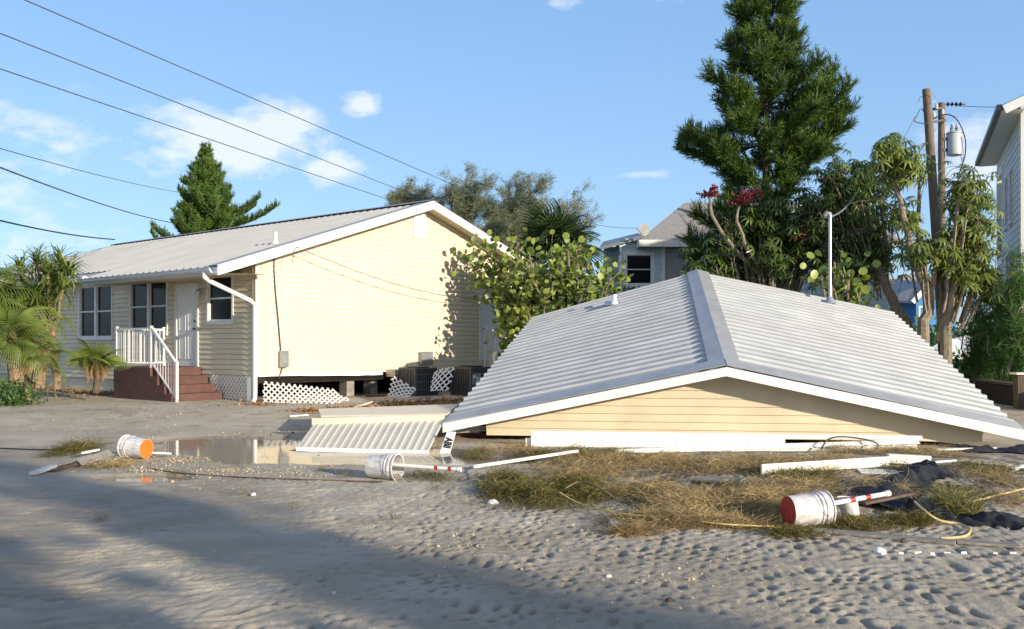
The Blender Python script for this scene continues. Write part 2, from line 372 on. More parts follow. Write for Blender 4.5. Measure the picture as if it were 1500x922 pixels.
def limb(mb, a, b, r0, r1, sag=0.0, n=6, jit=.04, seg=6, mi=0):
    a = Vector(a); b = Vector(b); L = (b - a).length; pts = []
    for i in range(seg + 1):
        t = i / seg; p = a.lerp(b, t); p.z += sag * L * math.sin(math.pi * t)
        if 0 < i < seg: p += Vector((random.gauss(0, jit), random.gauss(0, jit), random.gauss(0, jit))) * L * .5
        pts.append(p)
    mb.tube(pts, [r0 + (r1 - r0) * i / seg for i in range(seg + 1)], n, mi)
    return pts
# ---------------------------------------------------------------- the setting: ground and water
def axis(segs):
    r = []
    for a, b, st in segs: r += list(np.arange(a, b - 1e-6, st))
    r.append(segs[-1][1]); return np.array(r)
gx = axis([(-900, -200, 140), (-200, -50, 25), (-50, -16, 3), (-16, -6, .3), (-6, -3.2, .045), (-3.2, 5.2, .017), (5.2, 7, .05), (7, 16, .3), (16, 50, 3), (50, 200, 25), (200, 900, 140)])
gy = axis([(-200, -20, 30), (-20, 2, 2), (2, 4.2, .2), (4.2, 8.5, .017), (8.5, 12.6, .032), (12.6, 18, .1), (18, 40, 1), (40, 120, 8), (120, 1500, 150)])
GX, GY = np.meshgrid(gx, gy); H = ground_h(GX, GY)
V = np.stack([GX.ravel(), GY.ravel(), H.ravel()], 1); nx = len(gx); ny = len(gy)
ii = (np.arange(ny - 1)[:, None] * nx + np.arange(nx - 1)[None]).ravel()
sand = bpy.data.materials.new('storm sand'); sand.use_nodes = True
t = sand.node_tree; n = t.nodes; l = t.links; b = n['Principled BSDF']; b.inputs['Roughness'].default_value = .9; b.inputs['Specular IOR Level'].default_value = .25
geo = n.new('ShaderNodeNewGeometry')
def nn(scale, det=5, rough=.6, stretch=(1, 1, 1)):
    m_ = n.new('ShaderNodeMapping'); m_.inputs['Scale'].default_value = stretch; l.new(geo.outputs['Position'], m_.inputs[0])
    k = n.new('ShaderNodeTexNoise'); k.inputs['Scale'].default_value = scale; k.inputs['Detail'].default_value = det; k.inputs['Roughness'].default_value = rough
    l.new(m_.outputs[0], k.inputs['Vector']); return k.outputs[0]
def ramp(src, lo, hi):
    k = n.new('ShaderNodeMapRange'); k.interpolation_type = 'SMOOTHSTEP'; k.inputs[1].default_value = lo; k.inputs[2].default_value = hi; l.new(src, k.inputs[0]); return k.outputs[0]
def mixc(f, a, c, mode='MIX'):
    k = n.new('ShaderNodeMix'); k.data_type = 'RGBA'; k.blend_type = mode
    if isinstance(f, float): k.inputs[0].default_value = f
    else: l.new(f, k.inputs[0])
    for i, v in ((6, a), (7, c)):
        if isinstance(v, tuple): k.inputs[i].default_value = (*v, 1)
        else: l.new(v, k.inputs[i])
    return k.outputs[2]
def mth(op, a, c):
    k = n.new('ShaderNodeMath'); k.operation = op
    for i, v in enumerate((a, c)):
        if isinstance(v, (int, float)): k.inputs[i].default_value = v
        else: l.new(v, k.inputs[i])
    return k.outputs[0]
col = mixc(ramp(nn(1.1), .35, .68), (.44, .385, .30), (.55, .49, .395))
col = mixc(mth('MULTIPLY', ramp(nn(90, 3), .56, .72), .5), col, (.24, .20, .165))           # coarse dark grains
col = mixc(mth('MULTIPLY', ramp(nn(60, 2), .63, .72), .5), col, (.72, .66, .55))             # pale shell grains
col = mixc(mth('MULTIPLY', ramp(nn(.5, 4, .6, (1, 1.6, 1)), .54, .70), .45), col, (.30, .26, .21))
sep = n.new('ShaderNodeSeparateXYZ'); l.new(geo.outputs['Position'], sep.inputs[0])
# damp sand low down round the puddles
wet = ramp(sep.outputs['Z'], .028, -.006)
col = mixc(mth('MULTIPLY', wet, .62), col, (.22, .175, .12))
wr = mth('MULTIPLY', mth('MULTIPLY', ramp(sep.outputs['Y'], 8.6, 9.6), ramp(sep.outputs['Y'], 14.6, 13.4)), ramp(sep.outputs['X'], -.6, .8))
col = mixc(mth('MULTIPLY', wr, mth('MULTIPLY', ramp(nn(2.6, 7, .7), .42, .56), .88)), col, (.15, .105, .06))      # silt matted with plant litter
far = ramp(sep.outputs['Y'], 15.5, 18.0)
col = mixc(mth('MULTIPLY', far, mth('MULTIPLY', ramp(nn(2.2, 6), .52, .62), .5)), col, (.20, .17, .09))
veg = mth('MULTIPLY', ramp(sep.outputs['Y'], 24, 30), 1.0)
col = mixc(veg, col, (.12, .13, .06))
l.new(col, b.inputs['Base Color'])
k = n.new('ShaderNodeMapRange'); k.inputs[3].default_value = .92; k.inputs[4].default_value = .42; l.new(wet, k.inputs[0]); l.new(k.outputs[0], b.inputs['Roughness'])
bp = n.new('ShaderNodeBump'); bp.inputs['Strength'].default_value = 1; bp.inputs['Distance'].default_value = .016
l.new(mth('ADD', nn(55, 6, .75), mth('MULTIPLY', nn(14, 3), 1.3)), bp.inputs['Height']); l.new(bp.outputs[0], b.inputs['Normal'])
tag(np_mesh('ground', V, np.stack([ii, ii + 1, ii + nx + 1, ii + nx], 1), sand, smooth_=True), kind='structure', label='rippled grey sand washed over the street and yard')
# the shallow puddle water
wm = bpy.data.materials.new('puddle water'); wm.use_nodes = True
b = wm.node_tree.nodes['Principled BSDF']; b.inputs['Base Color'].default_value = (.30, .25, .18, 1); b.inputs['Roughness'].default_value = .06; b.inputs['IOR'].default_value = 1.33
tcn = wm.node_tree.nodes.new('ShaderNodeTexNoise'); tcn.inputs['Scale'].default_value = 5; tcn.inputs['Detail'].default_value = 3
bpn = wm.node_tree.nodes.new('ShaderNodeBump'); bpn.inputs['Strength'].default_value = .05; bpn.inputs['Distance'].default_value = .01
gg = wm.node_tree.nodes.new('ShaderNodeNewGeometry'); wm.node_tree.links.new(gg.outputs['Position'], tcn.inputs['Vector'])
wm.node_tree.links.new(tcn.outputs[0], bpn.inputs['Height']); wm.node_tree.links.new(bpn.outputs[0], b.inputs['Normal'])
wx = np.arange(-7.5, 1.6, .08); wy = np.arange(9.8, 17.6, .08); WX, WY = np.meshgrid(wx, wy)
keep = (puddle(WX, WY) > -.05); q = keep[:-1, :-1] & keep[1:, :-1] & keep[:-1, 1:] & keep[1:, 1:]
iy, ix = np.nonzero(q); m0 = iy * len(wx) + ix
used, inv = np.unique(np.stack([m0, m0 + 1, m0 + len(wx) + 1, m0 + len(wx)], 1), return_inverse=True)
WV = np.stack([WX.ravel()[used], WY.ravel()[used], np.full(len(used), -.014)], 1)
tag(np_mesh('puddle_water', WV, inv.reshape(-1, 4), wm), kind='structure', label='shallow muddy rain puddle on the sand')
# ---------------------------------------------------------------- building helpers
def siding(mb, O, U, W, Nn, u_of, z0, z1, course=.127, openings=(), lap=.014, mi=0, gap=.007):
    """clapboard wall: O origin, U along, W up, Nn outwards; u_of(z) gives the range along U; openings (u0,u1,z0,z1)"""
    O = Vector(O); U = Vector(U); W = Vector(W); Nn = Vector(Nn)
    k = 0; zb = z0
    while zb < z1 - 1e-4:
        cuts = [zb, min(zb + course, z1)]
        for (a, b, c, d) in openings:
            for z in (c, d):
                if zb + 1e-3 < z < cuts[-1] - 1e-3: cuts.append(z)
        cuts = sorted(cuts); full = course
        for lo, hi in zip(cuts[:-1], cuts[1:]):
            ra = u_of(lo); rb = u_of(hi)
            if rb[1] <= rb[0]: rb = ((rb[0] + rb[1]) / 2,) * 2
            if ra[1] <= ra[0]: continue
            spans = [(ra[0], ra[1], rb[0], rb[1])]
            for (a, b, c, d) in openings:
                if c < (lo + hi) / 2 < d:
                    ns = []
                    for (p, q, r, s) in spans:
                        if b <= p or a >= q: ns.append((p, q, r, s)); continue
                        if a > p: ns.append((p, a, r, a))
                        if b < q: ns.append((b, q, b, s))
                    spans = ns
            o0 = lap * (1 - (lo - zb) / full); o1 = lap * (1 - (hi - zb) / full)
            gp_ = gap if (abs(lo - zb) < 1e-4 and hi - lo > 3 * gap) else 0
            for (p, q, r, s) in spans:
                lo_ = lo; lo = lo_ + gp_
                mb.face([O + U * p + W * lo + Nn * o0, O + U * q + W * lo + Nn * o0, O + U * s + W * hi + Nn * o1, O + U * r + W * hi + Nn * o1], mi)
                if abs(lo_ - zb) < 1e-4:
                    mb.face([O + U * p + W * lo + Nn * o0, O + U * p + W * lo - Nn * .032, O + U * q + W * lo - Nn * .032, O + U * q + W * lo + Nn * o0], mi)
                    if gp_: mb.face([O + U * p + W * lo_ - Nn * .032, O + U * q + W * lo_ - Nn * .032, O + U * q + W * lo - Nn * .032, O + U * p + W * lo - Nn * .032], mi)
                lo = lo_
        zb += course
def ribroof(mb, A0, A1, B0, B1, period=.3, h=.032, base=.09, top=.035, nv=3, mi=0, off=.0, two=False):
    """A0->A1 along the ridge, B0->B1 along the eave; ribs run from ridge to eave"""
    A0, A1, B0, B1 = map(Vector, (A0, A1, B0, B1)); L = (A1 - A0).length; nr = max(2, round(L / period))
    nrm = (B0 - A0).cross(A1 - A0).normalized()
    if nrm.z < 0: nrm = -nrm
    us = []
    for k in range(nr):
        c = (k + .5) / nr; e = base / L / 2; t_ = top / L / 2
        us += [(c - e, 0), (c - t_, h), (c + t_, h), (c + e, 0)]
    us = [(0, 0)] + us + [(1, 0)]
    b = len(mb.v)
    for j in range(nv + 1):
        v = j / nv
        for (u, z) in us: mb.v.append(tuple(A0.lerp(A1, u).lerp(B0.lerp(B1, u), v) + nrm * (z + off)))
    n_ = len(us)
    for j in range(nv):
        for i in range(n_ - 1):
            mb.f.append((b + j * n_ + i, b + j * n_ + i + 1, b + (j + 1) * n_ + i + 1, b + (j + 1) * n_ + i)); mb.m.append((int((us[i][0] + us[i + 1][0]) / 2 * L / .915 + .1) * 7 % 5) % 2 if two else mi)
    return nrm
def slab(mb, pts, n_, th, mi=0):
    """polygon pts thickened by th along -n"""
    pts = [Vector(p) for p in pts]; lo = [p - Vector(n_) * th for p in pts]
    mb.face(pts, mi); mb.face(lo[::-1], mi)
    for i in range(len(pts)):
        j = (i + 1) % len(pts); mb.face([pts[i], lo[i], lo[j], pts[j]], mi)
def window(parent, name, O, U, W, Nn, u0, u1, z0, z1, cols=1, hung=True, fw=.07, label=None, fm='frame', gm='glass', sash=True):
    O, U, W, Nn = map(Vector, (O, U, W, Nn))
    def q(u, z, d): return O + U * u + W * z + Nn * d
    def bar(mb, a, b, c, d, n0, n1):
        mb.hexa([q(a, c, n0), q(b, c, n0), q(b, c, n1), q(a, c, n1), q(a, d, n0), q(b, d, n0), q(b, d, n1), q(a, d, n1)])
    f = MB()
    bar(f, u0 - fw, u0, z0 - fw, z1 + fw, -.02, .035); bar(f, u1, u1 + fw, z0 - fw, z1 + fw, -.02, .035)
    bar(f, u0, u1, z1, z1 + fw, -.02, .034); bar(f, u0, u1, z0 - fw, z0, -.02, .034)
    wd = (u1 - u0) / cols
    for k in range(1, cols): bar(f, u0 + wd * k - .05, u0 + wd * k + .05, z0, z1, -.02, .033)
    fr = f.build(name, MT[fm], parent, world=True)
    if label: fr['label'] = label
    s = MB()
    bar(s, u0 - fw - .02, u1 + fw + .02, z0 - fw - .03, z0 - fw - .002, -.0, .065); s.build('sill', MT[fm], fr, world=True)
    g = MB()
    for k in range(cols):
        a = u0 + wd * k + (.05 if k else 0); b = u0 + wd * (k + 1) - (.05 if k < cols - 1 else 0)
        g.face([q(a, z0, -.035), q(b, z0, -.035), q(b, z1, -.035), q(a, z1, -.035)])
    g.build('pane', MT[gm], fr, world=True)
    if sash:
        h = MB()
        for k in range(cols):
            a = u0 + wd * k + (.05 if k else 0); b = u0 + wd * (k + 1) - (.05 if k < cols - 1 else 0); zm = (z0 + z1) / 2
            bar(h, a, b, zm - .02, zm + .02, -.034, .005)
            for (c, d) in ((a, a + .025), (b - .025, b)): bar(h, c, d, z0, zm - .021, -.034, .0); bar(h, c, d, zm + .021, z1, -.034, -.012)
            bar(h, a + .026, b - .026, z0, z0 + .025, -.034, .0); bar(h, a + .026, b - .026, z1 - .025, z1, -.034, -.012)
        h.build('sash', MT[fm], fr, world=True)
    return fr
def lattice(name, c00, c10, c11, c01, label=None, parent=None, step=.105, wd=.034, clip=None, group=None, cat='lattice panel', bow=0.0):
    """diagonal lattice over a bilinear patch; clip(u,v)->bool keeps the torn outline"""
    c00, c10, c11, c01 = map(Vector, (c00, c10, c11, c01)); Lu = (c10 - c00).length; Lv = (c01 - c00).length
    nr = (c10 - c00).cross(c01 - c00).normalized()
    def q(u, v): return c00.lerp(c10, u).lerp(c01.lerp(c11, u), v) + nr * (bow * math.sin(math.pi * u))
    mb = MB()
    for sgn in (1, -1):
        kk = -Lv
        while kk < Lu + Lv:
            prev = None; run = []
            n_ = 14
            for i in range(n_ + 1):
                v = i / n_; x = kk + sgn * v * Lv if sgn > 0 else kk + (1 - v) * Lv - 0
                u = x / Lu
                ok = -.001 <= u <= 1.001 and (clip is None or clip(u, v))
                if ok: run.append(q(u, v) + nr * (.006 * sgn))
                if (not ok or i == n_) and len(run) > 1:
                    for a, b in zip(run[:-1], run[1:]): mb.beam(a, b, wd, .008, up=nr)
                if not ok: run = []
            kk += step * 1.414
    if parent is None: 
        o = mb.build(name, MT['white'], None, origin=tuple((c00 + c10) / 2)); tag(o, label, cat, group)
    else: o = mb.build(name, MT['white'], parent, world=True)
    return o
def tint_text(s, loc, xd, yd, size, m, parent, name='lettering', world=True):
    cu = bpy.data.curves.new('text', 'FONT'); cu.body = s; cu.size = size; cu.extrude = .002; cu.align_x = 'CENTER'; cu.align_y = 'CENTER'; cu.offset = .004
    ob = bpy.data.objects.new('text', cu); sc.collection.objects.link(ob); bpy.context.view_layer.update()
    me = bpy.data.meshes.new_from_object(ob.evaluated_get(bpy.context.evaluated_depsgraph_get())); bpy.data.objects.remove(ob)
    xd = Vector(xd).normalized(); yd = Vector(yd); yd = (yd - xd * yd.dot(xd)).normalized(); zd = xd.cross(yd)
    mm = Matrix((( xd.x, yd.x, zd.x, loc[0]), (xd.y, yd.y, zd.y, loc[1]), (xd.z, yd.z, zd.z, loc[2]), (0, 0, 0, 1)))
    me.transform(mm); me.materials.clear()
    return link_mesh(name, me, m, parent, world, None)

# ================================================================ the standing yellow house
GZ0 = .22
CX, CY = -6.1, 22.2
ang = math.atan2(.765, .644)
house = thing('yellow_house', 'long pale yellow clapboard house with metal roof standing beside its red porch steps', 'house', (CX, CY, GZ0), ang)
HMX = root_mat(house)
# local frame: x along the gable wall, y along the porch wall, both from the near corner
ZC = 3.57; PT = .327; W_ = 11.0; LEN = 17.2; OV = .45; EX = 1.33; FL = .63
def zr(x): return ZC + PT * (x if x < 5.5 else 11 - x)
X_, Y_, Z_ = Vector((1, 0, 0)), Vector((0, 1, 0)), Vector((0, 0, 1))
def hb(mb, *a, **k): return mb.build(*a, **k)
# gable wall
g = MB()
def gab(z):
    m_ = ZC - .12
    if z < m_: return (.0, W_)
    t_ = (z - m_) / PT; return (t_, W_ - t_)
gl_ = .022
door_op = (7.95, 8.85, .95, 3.0)
siding(g, (0, 0, 0), X_, Z_, -Y_, gab, FL, ZC - .12 + PT * 5.5, openings=[(8.0, 8.9, .9, 2.95)], lap=.018, gap=.004)
g.face([(0, .04, FL), (W_, .04, FL), (W_, .04, ZC - .12), (5.5, .04, ZC - .12 + 5.5 * PT), (0, .04, ZC - .12)])
g.build('gable_wall', MT['yellow'], house)
# porch wall
wins = [(.98, 2.02, 1.98, 3.08, 1), (4.02, 5.9, 1.72, 3.1, 2), (7.0, 8.95, 1.6, 3.08, 2)]
g = MB()
ops = [(a, b, c, d) for a, b, c, d, _ in wins] + [(2.55, 3.48, .80, 2.86)]
siding(g, (0, 0, 0), Y_, Z_, -X_, lambda z: (.0, LEN), FL - .25, 3.5, openings=ops, lap=.024)
g.face([(.05, 0, 0), (.05, LEN, 0), (.05, LEN, 3.4), (.05, 0, 3.4)])
g.build('porch_wall', MT['beige'], house)
g = MB()
siding(g, (W_, 0, 0), Y_, Z_, X_, lambda z: (.0, LEN), FL, 3.5, openings=[])
siding(g, (0, LEN, 0), X_, Z_, Y_, gab, FL, ZC + PT * 5.5 - .12, openings=[])
g.build('rear_wall', MT['yellow'], house)
for a, b, c, d, n_ in wins: window(house, 'window', HMX @ Vector((0, 0, 0)), HMX.to_3x3() @ Y_, Z_, HMX.to_3x3() @ -X_, a, b, c, d, n_)
# corner trim and the seam
g = MB(); g.box((-.035, -.035, FL - .02), (.02, .10, ZC - .15)); g.box((-.035, -.03, FL - .02), (.09, .02, ZC - .12)); g.build('corner_trim', MT['yellow'], house)
g = MB(); g.box((.235, -.022, FL), (.265, .0, ZC - .06)); g.build('siding_seam', MT['beige'], house)
# porch door: six panels
g = MB(); g.box((-.02, 2.55, .82), (.03, 3.48, 2.86)); 
for (y0, y1) in ((2.66, 2.96), (3.07, 3.37)):
    for (z0, z1) in ((1.0, 1.62), (1.74, 2.42), (2.52, 2.74)):
        g.box((-.032, y0, z0), (-.019, y1, z0 + .022)); g.box((-.032, y0, z1 - .022), (-.019, y1, z1)); g.box((-.032, y0, z0 + .023), (-.019, y0 + .022, z1 - .023)); g.box((-.032, y1 - .022, z0 + .023), (-.019, y1, z1 - .023))
        g.box((-.027, y0 + .06, z0 + .06), (-.019, y1 - .06, z1 - .06))
d_ = g.build('door', MT['door'], house); d_['label'] = 'white six panel front door'
g = MB(); g.tube([(-.02, 2.62, 1.78), (-.08, 2.62, 1.78)], [.022, .03], 10); g.build('door_handle', MT['darkmetal'], d_)
g = MB(); g.tube([(-.02, 2.62, 1.98), (-.05, 2.62, 1.98)], .028, 10); g.build('deadbolt', MT['darkmetal'], d_)
g = MB(); g.box((-.045, 2.46, .8), (.0, 2.548, 2.95)); g.box((-.045, 3.482, .8), (.0, 3.57, 2.95)); g.box((-.044, 2.55, 2.862), (0, 3.48, 2.95)); g.build('door_frame', MT['frame'], house)
g = MB(); g.tube([(-.03, 2.28, 2.78), (-.12, 2.28, 2.78), (-.14, 2.28, 2.72)], [.03, .03, .06], 10); g.tube([(-.14, 2.28, 2.72), (-.14, 2.28, 2.58)], [.07, .05], 10); g.build('wall_lamp', MT['galv'], house)
# side door in the gable wall, with frame
g = MB(); g.box((8.0, -.02, .9), (8.9, .02, 2.95));
for (x0, x1) in ((8.1, 8.4), (8.5, 8.8)):
    for (z0, z1) in ((1.05, 1.7), (1.82, 2.5), (2.6, 2.82)):
        g.box((x0, -.032, z0), (x1, -.019, z0 + .02)); g.box((x0, -.032, z1 - .02), (x1, -.019, z1)); g.box((x0, -.032, z0 + .021), (x0 + .02, -.019, z1 - .021)); g.box((x1 - .02, -.032, z0 + .021), (x1, -.019, z1 - .021))
d2 = g.build('door', MT['door'], house); d2['label'] = 'white side door behind the sea grape'
g = MB(); g.tube([(8.1, -.02, 1.85), (8.1, -.08, 1.85)], [.02, .03], 10); g.build('door_handle', MT['darkmetal'], d2)
g = MB(); g.box((7.91, -.045, .86), (7.998, 0, 3.04)); g.box((8.902, -.045, .86), (8.99, 0, 3.04)); g.box((8.0, -.044, 2.952), (8.9, 0, 3.04)); g.build('door_frame', MT['frame'], house)
# gable vent
g = MB(); g.box((5.15, -.05, 4.38), (5.62, -.012, 5.16)); 
for k in range(14): g.box((5.18, -.062, 4.41 + k * .053), (5.59, -.049, 4.435 + k * .053))
g.build('gable_vent', MT['white'], house)
# electric boxes and their cables
for nm, (x, z, w2, h2, dd) in (('meter_box', (.62, .82, .22, .40, .12)), ('breaker_box', (5.35, .80, .42, .36, .16))):
    g = MB(); g.box((x, -dd, z), (x + w2, -.016, z + h2)); g.box((x - .01, -dd - .012, z + .02), (x + w2 + .01, -dd, z + h2 + .012))
    bx_ = g.build(nm, MT['metalgrey'], house, bevel=.006)
    g = MB(); g.box((x + .03, -dd - .018, z + .1), (x + w2 - .03, -dd - .0125, z + h2 - .08)); g.build('box_cover', MT['galv'], bx_)
g = MB()
pts = [(.50, -.03, 3.62), (.49, -.04, 3.2), (.52, -.05, 2.7), (.60, -.05, 2.0), (.66, -.05, 1.4), (.68, -.05, 1.22)]
g.tube(pts, .014, 6); g.tube([(.72, -.06, .82), (.68, -.05, .7), (.62, -.04, .56)], .012, 6); g.build('wall_cable', MT['black'], house)
g = MB(); g.tube([(.6 + .28 * math.sin(a) * .3 + .22, -.1, .95 + .09 * math.cos(a)) for a in np.linspace(0, 3.4, 10)], .006, 5); g.build('loose_wire', MT['cable'], house)
# roof
RX = 5.5; zt = lambda x: zr(x)
def rp(x, y, dz=0): return Vector((x, y, zt(x) + dz))
g = MB()
y0, y1, ys = -OV, LEN + OV, 6.0
ribroof(g, rp(RX, y0), rp(RX, y1), rp(-.5, y0), rp(-.5, y1), period=.305)
ribroof(g, rp(RX, y0), rp(RX, y1), rp(11.5, y0), rp(11.5, y1), period=.305)
ribroof(g, rp(-.49, y0, -.002), rp(-.49, ys, -.002), rp(-EX, y0), rp(-EX, ys), period=.305, nv=1)
roof = g.build('roof', MT['steel'], house)
g = MB()     # ridge cap, closure gaps are open ribs below it
for s_ in (-1, 1): g.face([(RX, y0 - .02, zt(RX) + .075), (RX, y1 + .02, zt(RX) + .075), (RX + s_ * .2, y1 + .02, zt(RX) + .075 - .2 * PT), (RX + s_ * .2, y0 - .02, zt(RX) + .075 - .2 * PT)])
g.build('ridge_cap', MT['trimsteel'], roof)
g = MB(); g.box((RX - .215, y0, zt(RX) - .075), (RX - .205, y1, zt(RX) + .005))
g.build('ridge_closure', MT['dark'], roof)
# rake flashing on both slopes at the near gable, white rake boards below it
g = MB(); nL = Vector((-PT, 0, 1)).normalized(); nR = Vector((PT, 0, 1)).normalized()
for (xa, xb, n_) in ((-EX, RX, nL), (11.5, RX, nR)):
    for (ya, yb) in ((y0 - .03, y0 + .34), (y1 - .3, y1 + .03)):
        g = MB(); a, b = rp(xa, ya), rp(xb, ya); c, d = rp(xb, yb), rp(xa, yb); slab(g, [p + n_ * .04 for p in (a, b, c, d)], n_, .012); g.build('rake_flashing', MT['trimsteel'], roof)
g = MB()
for (xa, xb) in ((-EX, RX), (RX, 11.5)):
    for ya in (y0 - .028, y1 + .004):
        g = MB(); g.hexa([(xa, ya, zt(xa) - .20), (xb, ya, zt(xb) - .20), (xb, ya + .024, zt(xb) - .20), (xa, ya + .024, zt(xa) - .20),
                (xa, ya, zt(xa) + .025), (xb, ya, zt(xb) + .025), (xb, ya + .024, zt(xb) + .025), (xa, ya + .024, zt(xa) + .025)]); g.build('rake_board', MT['white'], roof)
g = MB()     # soffits, grooved under the gable overhang
for (xa, xb) in ((-.02, RX), (11.0, RX)):
    n_ = 40
    for k in range(n_):
        u0 = xa + (xb - xa) * k / n_; u1 = xa + (xb - xa) * (k + .93) / n_; e = .145
        g.face([(u0, y0, zt(u0) - e), (u1, y0, zt(u1) - e), (u1, .03, zt(u1) - e), (u0, .03, zt(u0) - e)])
        u2 = xa + (xb - xa) * (k + 1) / n_; g.face([(u1, y0, zt(u1) - e + .008), (u2, y0, zt(u2) - e + .008), (u2, .03, zt(u2) - e + .008), (u1, .03, zt(u1) - e + .008)])
g.face([(-EX, y0, zt(-EX) - .14), (0, y0, zt(-EX) - .10), (0, ys, zt(-EX) - .10), (-EX, ys, zt(-EX) - .14)])
g.face([(-.5, ys, zt(-.5) - .14), (0, ys, zt(-.5) - .12), (0, y1, zt(-.5) - .12), (-.5, y1, zt(-.5) - .14)])
g.build('soffit', MT['soffit'], roof)
g = MB(); g.box((-.52, ys, zt(-.5) - .22), (-.49, y1, zt(-.5) - .02)); g.box((-EX, ys, zt(-EX) - .16), (-.5, ys + .02, zt(-EX) + .08)); g.box((-EX - .002, y0, zt(-EX) - .17), (-EX + .02, ys, zt(-EX) - .01)); g.build('eave_board', MT['gutter'], roof)
# gutter: half box profile along the porch eave
g = MB(); zz = zt(-EX) - .02
prof = [(-EX - .005, zz - .11), (-EX - .07, zz - .11), (-EX - .105, zz - .06), (-EX - .105, zz - .02), (-EX - .125, zz), (-EX - .115, zz + .008), (-EX - .09, zz - .01), (-EX - .09, zz - .05), (-EX - .06, zz - .095), (-EX - .005, zz - .095)]
for i in range(len(prof)):
    a, b = prof[i], prof[(i + 1) % len(prof)]; g.face([(a[0], -.3, a[1]), (b[0], -.3, b[1]), (b[0], ys, b[1]), (a[0], ys, a[1])])
for yy in (-.3, ys): g.face([(p[0], yy, p[1]) for p in prof[:6]])
gut = g.build('gutter', MT['gutter'], house)
g = MB(); dz = zz - .1
pth = [(-EX - .05, -.02, dz), (-EX - .05, -.02, dz - .10), (-EX + .05, -.04, dz - .18), (-.22, -.11, dz - .60), (-.115, -.13, dz - .70), (-.115, -.13, .3), (-.12, -.13, .1), (-.2, -.17, .03)]
g.tube(pth, .052, 10); g.build('downspout', MT['white'], gut, smooth_=True)
g = MB(); g.box((-.16, .0, .0), (-.045, .13, FL - .04)); g.build('corner_post', MT['white'], house)
# vent pipe on the left slope
g = MB(); vx = 1.0; q_ = rp(vx, .62); g.tube([q_ - Z_ * .05, q_ + Z_ * .30], .045, 10); g.tube([q_ + Z_ * .0, q_ + Z_ * .10], [.11, .05], 10); g.build('vent_pipe', MT['white'], roof)
# floor beams, piers and the dark crawl space
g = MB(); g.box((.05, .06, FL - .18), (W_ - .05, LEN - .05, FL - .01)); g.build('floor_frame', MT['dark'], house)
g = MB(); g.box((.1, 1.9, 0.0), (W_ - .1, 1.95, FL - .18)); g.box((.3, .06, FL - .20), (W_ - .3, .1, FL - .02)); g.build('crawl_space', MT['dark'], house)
for k, x in enumerate((2.9, 3.9, 5.9, 8.2)):
    g = MB(); g.box((x, .15 + .2 * (k % 2), 0), (x + .25, .45 + .2 * (k % 2), FL - .2)); g.build('pier', MT['greywood'], house)
g = MB()
rnd = random.Random(3); pts = [(x, rnd.uniform(-.012, .012)) for x in np.arange(.1, 4.15, .3)]
for (a, da), (b, db) in zip(pts[:-1], pts[1:]):
    e0 = FL + .02 - .055 * smooth(.6, 3.9, a) - abs(da); e1 = FL + .02 - .055 * smooth(.6, 3.9, b) - abs(db)
    g.hexa([(a, -.03, e0 - .035), (b, -.03, e1 - .035), (b, -.005, e1 - .035), (a, -.005, e0 - .035), (a, -.02, FL + .01), (b, -.02, FL + .01), (b, -.005, FL + .01), (a, -.005, FL + .01)])
g.build('torn_flashing', MT['white'], house)
g = MB(); g.box((4.15, -.35, .66), (6.9, -.018, .70)); g.box((4.15, -.37, .56), (6.9, -.35, .70)); g.box((4.13, -.372, .5), (4.15, -.018, .7)); g.build('wall_ledge', MT['yellow'], house)
# cable clipped to the rake and hanging in front of the gable wall
hg = []
for k in range(25):
    t_ = k / 24; x = .95 + t_ * 7.4; hg.append((x, -.47 - .1 * t_, 3.70 - 1.05 * t_ - .35 * math.sin(math.pi * t_) * .8))
g = MB(); g.tube([(.70, -.47, 3.35), (.72, -.50, 3.62), (.80, -.51, 3.74)] + hg, .009, 5); tag(g.build('drooping_cable', MT['cable'], house), 'black cable sagging across the gable wall')
# lattice under the porch corner (still fixed) and at the left
mk = lambda x, y, z: HMX @ Vector((x, y, z))
lattice('lattice_skirt', mk(-.03, 1.9, .02), mk(-.03, .02, .02), mk(-.03, .02, FL - .02), mk(-.03, 1.9, FL - .02), parent=house, step=.10)
lattice('lattice_skirt', mk(-.03, 6.6, .02), mk(-.03, 4.2, .02), mk(-.03, 4.2, FL - .26), mk(-.03, 6.6, FL - .26), parent=house, step=.10)
# loose lattice pieces
def gl(px, py, dz=0): 
    p = GP(px, py); return p + Vector((0, 0, dz))
a = Vector((-5.85, 21.85, GZ0)); b_ = Vector((-3.62, 21.2, GZ0 - .01))
lattice('fallen_lattice_sheet', a, b_, b_ + Vector((0, .15, .35)), a + Vector((0, .05, .56)), 'largest white lattice sheet torn off and leaning from the downspout corner', clip=lambda u, v: v < 1.0 - .0 * u and (u < .72 or (v - .45 + (u - .72) * .6 < .95 * (1 - u) / .28 * .6 and v > (u - .72) * 1.2)), step=.10, bow=-.10)
def pw(px, py, Y): return P(px, py, Y)
lattice('fallen_lattice_scrap', pw(567, 584, 24.2), pw(598, 586, 24.0), pw(612, 571, 24.1), pw(574, 549, 24.3), 'curled white lattice scrap shaped like a shell beside the dark crawl space', step=.10, bow=.08)
lattice('fallen_lattice_scrap', pw(629, 574, 24.4), pw(657, 574, 24.2), pw(668, 537, 24.4), pw(634, 547, 24.6), 'upright bent white lattice scrap between the two condenser units', step=.10, bow=.08)

